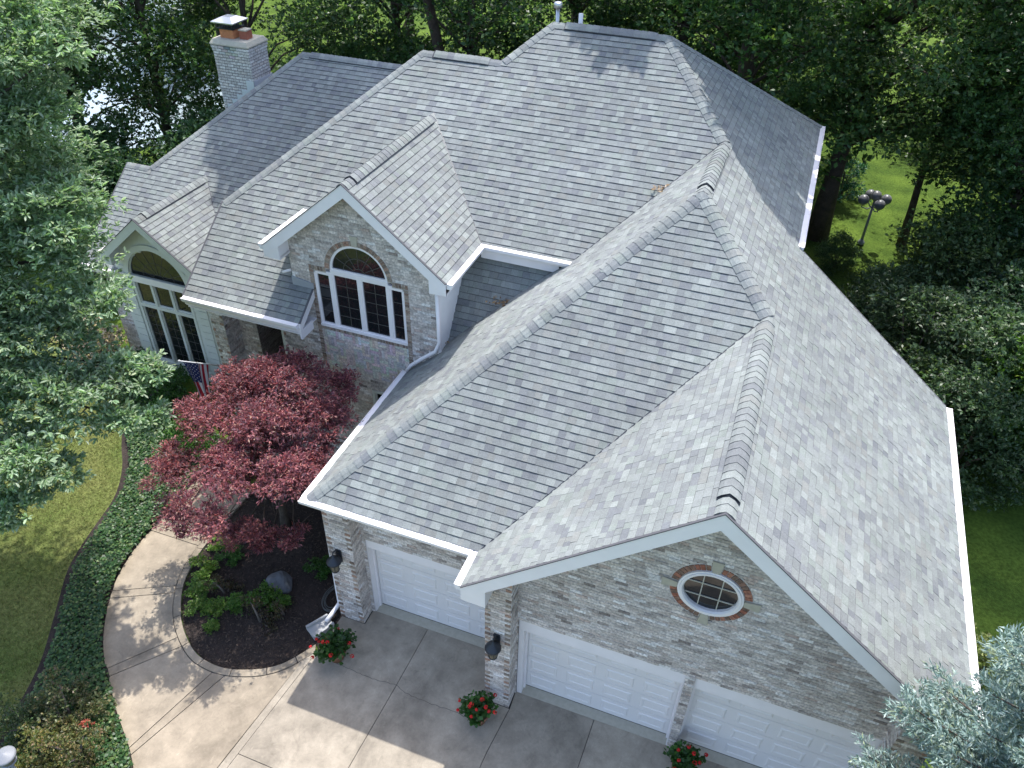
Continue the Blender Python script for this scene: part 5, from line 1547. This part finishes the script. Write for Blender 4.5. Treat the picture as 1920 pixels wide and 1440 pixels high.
# shrubs at the bottom left, mixed colours
MX = [((.10, .125, .05), 5), ((.135, .125, .06), 3), ((.07, .095, .04), 4), ((.20, .17, .08), 1.5), ((.18, .13, .09), 1)]
b1 = proto_shrub('barberry', ring_blobs([(.25, .42, 6, .32), (.5, .25, 4, .3)]), 150, .055, MX, 103, 'bronze and green shrub at the bottom left edge of the ivy', wid=.25); b1.location = (-3.42, -3.55, -.04)
for loc, rz, s_, lab, colr in [((-2.75, -4.05, -.04), 2, 1.0, 'bronze shrub beside the walkway at the bottom edge', (1.25, 1.15, 1.0)), ((-3.35, -4.25, -.04), 4, .85, 'golden flowered shrub at the bottom left corner', (1.5, 1.4, .9)), ((-3.95, -3.95, -.04), 1, .85, 'green shrub behind the path light', (.75, 1.0, .9))]:
    copy_thing(b1, loc, rz, s_, lab, 'mixed shrubs in the bottom left bed', colr)
b1['group'] = 'mixed shrubs in the bottom left bed'
b2 = proto_shrub('red_shrub', [(0, 0, .2, .08), (.06, .03, .22, .06)], 300, .05, [((.42, .09, .06), 3), ((.45, .16, .10), 2)], 105, 'small coral red sprig in the bottom left shrubs', material=M_LEAF_RED); b2.location = (-2.93, -3.62, .12)
# hydrangea, flag shrubs
hy = proto_shrub('hydrangea', ring_blobs([(.4, .55, 6, .35), (.75, .3, 4, .35)]), 120, .07, [((.66, .52, .48), 4), ((.70, .60, .55), 3), ((.50, .38, .32), 2), ((.12, .16, .06), 2)], 107, 'pale pink flowering bush left of the tall window', wid=.4); hy.location = (-10.75, 5.0, 0); hy.scale = (1.25, 1.25, 1.2)
e1 = proto_shrub('evergreen_shrub', ring_blobs([(.35, .45, 6, .35), (.75, .25, 4, .35)]), 130, .06, [((.07, .17, .03), 4), ((.10, .21, .04), 3), ((.04, .11, .02), 3)], 109, 'bright green rounded shrub under the flag'); e1.location = (-6.35, 3.5, -.04)
copy_thing(e1, (-7.3, 4.1, -.04), 1, 1.25, 'dark green rounded shrub behind the flag', 'shrubs under the tall window', (.5, .65, .6)); e1['group'] = 'shrubs under the tall window'
copy_thing(e1, (-8.3, 4.6, -.04), 2, 1.25, 'dark green shrub below the tall window', 'shrubs under the tall window', (.5, .65, .6))
copy_thing(e1, (-5.6, 3.1, -.04), 3, .9, 'green shrub beside the porch pier', 'shrubs under the tall window', (.7, .8, .6))
# bed plants
HP = [((.10, .20, .03), 4), ((.14, .25, .045), 3), ((.07, .15, .025), 3), ((.21, .26, .07), 1)]
h1 = proto_shrub('bed_plant', ring_blobs([(.10, .24, 6, .16), (.17, .10, 3, .14)]), 420, .06, HP, 111, 'low green plant along the curb of the mulch bed', wid=.33, cat='plant'); h1.location = (-3.05, -.30, -.04); h1.scale = (.85, .85, .55)
h1['group'] = 'low green plants in the mulch bed'
for (x, y, s_, lab, colr) in [(-3.35, .25, 1.0, 'yellow green plant by the curb joint', (1.5, 1.35, 1.2)), (-3.5, .95, .8, 'pale green plant at the top of the bed', (1.5, 1.35, 1.2)), (-2.85, -.62, .9, 'green plant at the lower curve of the bed', (1, 1, 1)), (-2.5, -.55, .8, 'green plant in the row of the lower bed', (1.1, 1.1, 1)),
                     (-2.12, -.3, .85, 'green plant in the middle of the lower row', (1, 1.1, 1)), (-1.72, .05, 1.0, 'green plant in front of the boulder', (.9, 1, .8)), (-1.35, .1, .9, 'green plant right of the boulder front', (.9, 1, .8)), (-3.05, .75, .9, 'dark green plant under the maple at left', (.5, .7, .7)), (-1.0, 1.2, 1.0, 'dark plant in deep shade behind the boulder', (.5, .7, .7)), (-2.3, -.95, .55, 'small green plant nearest the lower curb', (1.1, 1.1, 1))]:
    copy_thing(h1, (x, y, -.04), x * 3, s_ * .82, lab, 'low green plants in the mulch bed', colr, sz=s_ * .5)
h2 = proto_shrub('bronze_plant', ring_blobs([(.10, .22, 6, .15)]), 380, .05, [((.06, .065, .03), 4), ((.10, .075, .04), 3), ((.14, .09, .06), 1)], 113, 'dull bronze plant in the lower right of the bed', cat='plant'); h2.location = (-1.45, -.45, -.04)
h2['group'] = 'bronze plants in the mulch bed'
copy_thing(h2, (-2.55, -.12, -.04), 1, .9, 'dull bronze plant left of the boulder', 'bronze plants in the mulch bed')
copy_thing(h2, (-1.1, -.1, -.04), 2, .8, 'bronze plant nearest the garage', 'bronze plants in the mulch bed')
# boulder
bm_ = MB(); rr = random.Random(45); vs, fs = [], []
import bmesh
b_ = bmesh.new(); bmesh.ops.create_icosphere(b_, subdivisions=3, radius=1)
for v in b_.verts:
    n_ = v.co.copy(); k = 1 + .12 * math.sin(n_.x * 4 + 1) * math.sin(n_.y * 3.3) + .10 * math.sin(n_.z * 5 + n_.x * 3)
    v.co = Vector((n_.x * .30 * k, n_.y * .24 * k, max(-.1, n_.z * .24 * k * (1 - .25 * abs(n_.x)))))
me = bpy.data.meshes.new('boulder'); b_.to_mesh(me); b_.free(); me.materials.append(M_BOULDER)
bo = bpy.data.objects.new('boulder', me); bo.location = (-1.62, .50, .02); COL.objects.link(bo); tag(bo, 'grey boulder in the middle of the mulch bed', 'boulder')
# hose coil, splash block
m = MB(); rr = random.Random(46)
pts = []
for k in range(150):
    a = k / 150 * 6.283 * 4; q = .27 + .05 * math.sin(a * .37) + .02 * (k / 150)
    pts.append((-.30 + q * math.cos(a) * .75, .62 + q * math.sin(a) * 1.1, -.02 + .012 * (k // 38)))
m.tube(pts, .011, 6); tag(m.build('garden_hose', M_HOSE), 'coiled garden hose on the mulch beside the garage pier', 'hose')
m = MB(); a = Vector((-.13, -.02, 0)); d = Vector((-.42, -.75, 0)).normalized(); s_ = Vector((d.y, -d.x, 0))
for (o0, o1, z0, z1) in ((-.15, -.11, 0, .11), (.11, .15, 0, .11), (-.11, .11, 0, .035)):
    m.hexa([a + s_ * o0 - d * .1 + V3(0, 0, z0 - .03), a + s_ * o1 - d * .1 + V3(0, 0, z0 - .03), a + s_ * o1 * 1.2 + d * .38 + V3(0, 0, z0 - .03), a + s_ * o0 * 1.2 + d * .38 + V3(0, 0, z0 - .03),
            a + s_ * o0 - d * .1 + V3(0, 0, z1), a + s_ * o1 - d * .1 + V3(0, 0, z1), a + s_ * o1 * 1.2 + d * .38 + V3(0, 0, z1 - .02), a + s_ * o0 * 1.2 + d * .38 + V3(0, 0, z1 - .02)])
tag(m.build('splash_block', mat('pale_plastic', (.38, .385, .385), rough=.6)), 'white splash block under the downspout', 'splash block')

# ------------------------------------------------------------------ ivy bed and lawn edge
EDGE = [(-8.6, 3.6), (-7.9, 2.75), (-7.45, 2.28), (-7.05, 1.75), (-6.75, 1.18), (-6.6, .6), (-6.45, .0), (-6.2, -.78), (-5.76, -1.51), (-5.33, -2.18), (-4.95, -2.81), (-4.7, -3.43), (-4.4, -4.3), (-4.2, -5)]
ed_s = smooth_poly(EDGE, 3)
m = MB()
ivp = ed_s + [(-1.3, -5)] + list(reversed(wk)) + [(-5.2, 3.6), (-8.6, 5.6), (-10.4, 6.0), (-10.4, 5.2)]
m.face([(x, y, -.043) for x, y in (ivp if area(ivp) > 0 else ivp[::-1])])
ivb = m.build('ivy_soil', M_SOIL); tag(ivb, 'bare soil under the ivy between lawn and walkway', kind='structure')
def in_poly(x, y, P):
    c = np.zeros(len(x), bool)
    for i in range(len(P)):
        (x0, y0), (x1, y1) = P[i], P[i - 1]
        if y0 == y1: continue
        c ^= ((y0 > y) != (y1 > y)) & (x < (x1 - x0) * (y - y0) / (y1 - y0) + x0)
    return c
r = np.random.default_rng(121)
x = r.uniform(-10.5, -1.2, 150000); y = r.uniform(-5, 6, 150000)
ins = in_poly(x, y, ivp)
ex = np.array(ed_s)
dd = np.min((x[:, None] - ex[None, :, 0]) ** 2 + (y[:, None] - ex[None, :, 1]) ** 2, 1) ** .5
ok = ins & (dd > .22)
x, y = x[ok][:42000], y[ok][:42000]
n = len(x)
hgt = .05 + .10 * (np.sin(x * 5.1) * np.sin(y * 4.3) * .5 + .5) * r.uniform(.3, 1, n) + r.uniform(0, .06, n)
a = r.uniform(0, 6.283, n)
D = unit(np.stack([np.cos(a), np.sin(a), r.uniform(-.5, .15, n)], 1))
IVY = [((.045, .115, .035), 5), ((.07, .155, .045), 4), ((.03, .08, .026), 3), ((.13, .21, .06), 2), ((.20, .26, .10), .7)]
V, F, C = leaf_geo(np.stack([x, y, hgt], 1), D, unit(np.array([0, 0, 1.0]) + r.normal(size=(n, 3)) * .35), r.uniform(.045, .085, n), .42, pick_cols(n, IVY, r))
ivy = np_mesh('ivy', V, F, C, M_LEAF); tag(ivy, 'dark green ivy ground cover along the walkway', 'ivy', kind='stuff')
# grass blades on the near lawn
x = r.uniform(-12, -4, 160000); y = r.uniform(-5, 5.5, 160000)
out = ~in_poly(x, y, ivp) & (x < -4.3 - .0 * y)
left = out & (x < np.interp(y, [p[1] for p in EDGE][::-1], [p[0] for p in EDGE][::-1]) - .02)
x, y = x[left][:70000], y[left][:70000]
n = len(x); a = r.uniform(0, 6.283, n)
D = unit(np.stack([np.cos(a) * .8, np.sin(a) * .8, r.uniform(.3, 1.1, n)], 1))
gp = np.sin(x * 1.7 + 1) * np.sin(y * 1.3) * .5 + .5
gc = np.where((r.random(n) < .25 + .4 * gp)[:, None], np.array([.205, .195, .08]), np.array([.12, .16, .045])) * r.uniform(.7, 1.25, (n, 1))
V, F, C = leaf_geo(np.stack([x, y, np.full(n, LAWN_Z)], 1), D, unit(r.normal(size=(n, 3))), r.uniform(.035, .07, n), .1, gc)
tag(np_mesh('grass', V, F, C, M_GRASSBLADE), 'short grass blades on the left lawn', 'grass', kind='stuff')
# pond and far bank
m = MB(); pp = [(-20.2, 19.5), (-22.5, 17.6), (-26, 16.2), (-34, 17), (-50, 24), (-55, 40), (-40, 45), (-28, 31), (-23, 28), (-19.8, 24)]
m.face([(x, y, -.03) for x, y in pp][::-1] if area(pp) < 0 else [(x, y, -.03) for x, y in pp])
tag(m.build('pond', M_WATER), 'bright pond glinting behind the left trees', kind='structure')
# a far wood that closes the view
r = np.random.default_rng(131)
fb = []
for k in range(70):
    a = r.uniform(-1.15, 1.0); q = r.uniform(58, 85)
    fb.append((6 - math.sin(a + .34) * q, -8 + math.cos(a + .34) * q, r.uniform(1.5, 6.5), r.uniform(2.6, 4.0)))
V, F, C = foliage(fb, 2.2, 5, .55, .35, G_PAL, 132)
tag(np_mesh('far_wood', V, F, C, M_LEAF), 'far wood closing the view beyond the lawns', 'wood', kind='stuff')

# ------------------------------------------------------------------ planters
def geranium(x, y, s_, seed, label, first=None):
    t = empty('geranium_planter', (x, y, 0), label, 'planter', 'red geraniums in front of the garage')
    m = MB(); m.lathe((0, 0, 0), [(0, .0), (.13, .0), (.18, .22), (.205, .235), (.205, .27), (.18, .27), (.17, .24), (0, .23)], 20); m.build('pot', M_TERRA, t)
    bl = [(.0, 0, .42, .24), (.15, .08, .36, .17), (-.16, .05, .36, .17), (.05, -.17, .34, .16), (-.08, -.15, .36, .16), (.02, .18, .37, .17)]
    V, F, C = foliage([(a * s_, b * s_, c, d * s_) for a, b, c, d in bl], 420, 2, .075, .5, [((.035, .10, .02), 4), ((.05, .13, .03), 4), ((.03, .08, .018), 3), ((.08, .17, .04), 1)], seed, flat=.8, clump=.34, up=1.3, spread=1.0)
    np_mesh('leaves', V, F, C, M_LEAF, t)
    rr = random.Random(seed)
    for k in range(11):
        a = rr.uniform(0, 6.28); q = (rr.uniform(.1, .34) if k % 3 else rr.uniform(.36, .5)) * s_; c = Vector((math.cos(a) * q, math.sin(a) * q, .62 - q * .5 + rr.uniform(-.04, .08)))
        h = MB()
        h.tube([(c.x * .6, c.y * .6, .35), c], .004, 4, (.05, .12, .02))
        for j in range(20):
            d = Vector((rr.gauss(0, 1), rr.gauss(0, 1), rr.gauss(.35, .8))).normalized(); hr = .026 + .014 * ((k * 7) % 5) / 4; p = c + d * hr; s1 = d.orthogonal().normalized() * .02; s2 = d.cross(s1).normalized() * .02
            cl = rr.choice([(.62, .012, .012), (.50, .008, .012), (.70, .03, .02), (.40, .006, .012)])
            h.face([p + s1, p + s2, p - s1, p - s2], cl)
        h.build('flower_head', M_RED, t)
geranium(.47, -.62, 1.05, 141, 'red geranium planter beside the left brick pier')
geranium(3.60, -.80, .85, 142, 'red geranium planter at the foot of the middle brick pier')
geranium(7.35, -.42, .9, 143, 'red geranium planter between the middle and right garage doors')

# ------------------------------------------------------------------ flag
fl = empty('flag', (-5.0, 4.06, 2.45), 'american flag hanging from a slanted white pole by the porch', 'flag')
A = Vector((0, 0, 0)); B = Vector((-.10, -1.25, 1.0))
m = MB(); m.tube([A, B], .015, 8); m.lathe((B.x, B.y, B.z), [(0, .03), (.025, .015), (.025, -.01), (0, -.025)], 10); m.build('pole', M_POLE, fl)
NU, NV = 27, 26   # across the hoist (along the pole), down the fly
Lp = (B - A).length
fm = MB()
grid = []
for j in range(NV + 1):
    row_ = []
    for i in range(NU + 1):
        s_ = i / NU            # 0 at the tip (canton), 1 towards the wall
        t = j / NV
        # the cloth hangs and gathers towards its lower corner
        g = 1 - .62 * t ** .8
        along = .97 - (.03 + s_ * .52) * 1.0
        ctr = .97 - .27
        al = ctr + (along - ctr) * g
        p = A + (B - A) * al
        fold = .055 * math.sin(s_ * 15 + t * 2.5) * (.25 + t) + .03 * math.sin(s_ * 27 + t * 5) * t
        p = p + Vector((fold + .05 * t * math.sin(s_ * 6.0), 0.02 * math.cos(s_ * 12), -t * 1.5 - .05 * math.sin(s_ * 15) * t))
        row_.append(p)
    grid.append(row_)
RED_, WHT, BLU = (.42, .02, .04), (.72, .72, .74), (.02, .03, .12)
def fcol(s_, t):
    if s_ < 7 / 13 and t < .4: return BLU
    return RED_ if int(s_ * 13) % 2 == 0 else WHT
for j in range(NV):
    for i in range(NU):
        s_, t = (i + .5) / NU, (j + .5) / NV
        fm.face([grid[j][i], grid[j][i + 1], grid[j + 1][i + 1], grid[j + 1][i]], fcol(s_, t), 0, True)
fm.build('cloth', M_CLOTH, fl)
stm = MB()
def gpt(s_, t):
    x_, y_ = s_ * NU, t * NV; i, j = min(NU - 1, int(x_)), min(NV - 1, int(y_)); a, b = x_ - i, y_ - j
    return (grid[j][i] * (1 - a) + grid[j][i + 1] * a) * (1 - b) + (grid[j + 1][i] * (1 - a) + grid[j + 1][i + 1] * a) * b
for rw in range(9):
    for c in range(6 if rw % 2 == 0 else 5):
        s_ = (rw + .8) / 9.6 * 7 / 13; t = ((c + .55) if rw % 2 == 0 else (c + 1.05)) / 6.1 * .4
        o = gpt(s_, t); du = (gpt(min(1, s_ + .02), t) - gpt(s_, t)).normalized(); dv = (gpt(s_, t + .02) - gpt(s_, t)).normalized(); nn_ = du.cross(dv).normalized()
        for sg in (.004, -.004):
            P_ = []
            for k in range(10):
                a = 2 * math.pi * k / 10; q = .021 if k % 2 == 0 else .009
                P_.append(o + du * math.cos(a) * q + dv * math.sin(a) * q + nn_ * sg)
            stm.face(P_ if sg > 0 else P_[::-1], WHT)
stm.build('star', M_CLOTH, fl)

# ------------------------------------------------------------------ lamps
lp = empty('globe_lamp_post', (9.85, 21.8, 0), 'grey lamp post with five round globes on the right lawn', 'lamp post')
m = MB(); m.tube([(0, 0, -.05), (0, 0, 1.75)], [.055, .04], 10); m.lathe((0, 0, 0), [(.0, .0), (.13, .0), (.13, .06), (.07, .16), (.05, .2)], 14)
for k in range(4):
    a = k * math.pi / 2 + .4; c, s_ = math.cos(a), math.sin(a)
    m.tube([(0, 0, 1.5), (c * .2, s_ * .2, 1.42), (c * .42, s_ * .42, 1.5), (c * .42, s_ * .42, 1.62)], .022, 8)
m.build('post', M_GREYPAINT, lp)
for (x_, y_, z_) in [(0, 0, 1.93)] + [(math.cos(k * math.pi / 2 + .4) * .42, math.sin(k * math.pi / 2 + .4) * .42, 1.78) for k in range(4)]:
    g = MB(); g.lathe((x_, y_, z_), [(0, .19)] + [(.19 * math.sin(t), .19 * math.cos(t)) for t in np.linspace(.25, 2.8, 12)] + [(.06, -.2), (0, -.2)], 18); g.build('globe', M_GLOBE, lp)
pl = empty('path_light', (-3.40, -4.69, -.05), 'grey capped path light at the bottom left corner', 'path light')
m = MB(); m.tube([(0, 0, 0), (0, 0, .72)], .03, 10); m.lathe((0, 0, .70), [(.03, 0), (.13, .02), (.13, .03), (0, .03)], 20); m.build('post', M_GREYPAINT, pl)
m = MB(); m.lathe((0, 0, .73), [(.105, 0), (.115, .17)], 20); m.build('lamp_glass', M_LAMPGLASS, pl)
m = MB(); m.lathe((0, 0, .90), [(.0, .075), (.03, .072), (.06, .055), (.15, .03), (.175, .01), (.175, -.015), (.16, -.02), (0, -.01)], 28); m.build('lamp_cap', M_GREYPAINT, pl)

# ------------------------------------------------------------------ dry leaves lying on the roof
def litter(c, nrm_, n, sx, seed, label):
    r = np.random.default_rng(seed); n_ = n
    P = np.array(c) + r.normal(size=(n_, 3)) * np.array([sx, sx * .6, .015]) + np.array([0, 0, .05])
    # rest on the roof slope
    D = unit(r.normal(size=(n_, 3)) * np.array([1, 1, .4]))
    V, F, C = leaf_geo(P, D, unit(np.array(nrm_) + r.normal(size=(n_, 3)) * .5), r.uniform(.06, .12, n_), .22, pick_cols(n_, [((.36, .24, .15), 3), ((.45, .32, .22), 3), ((.22, .13, .08), 2)], r))
    tag(np_mesh('dry_leaves', V, F, C, M_LEAF), label, 'dry leaves', kind='stuff')
litter((1.72, 5.07, 5.28), (0, -.8, .6), 34, .11, 151, 'dry brown leaves caught in the shaded valley')
litter((4.35, 6.92, 7.47), (0, -.6, .8), 22, .10, 152, 'dry brown leaves in the upper roof valley')
litter((.75, 4.45, 4.42), (0, -.6, .8), 18, .08, 153, 'dry leaves beside the elbow of the downspout')
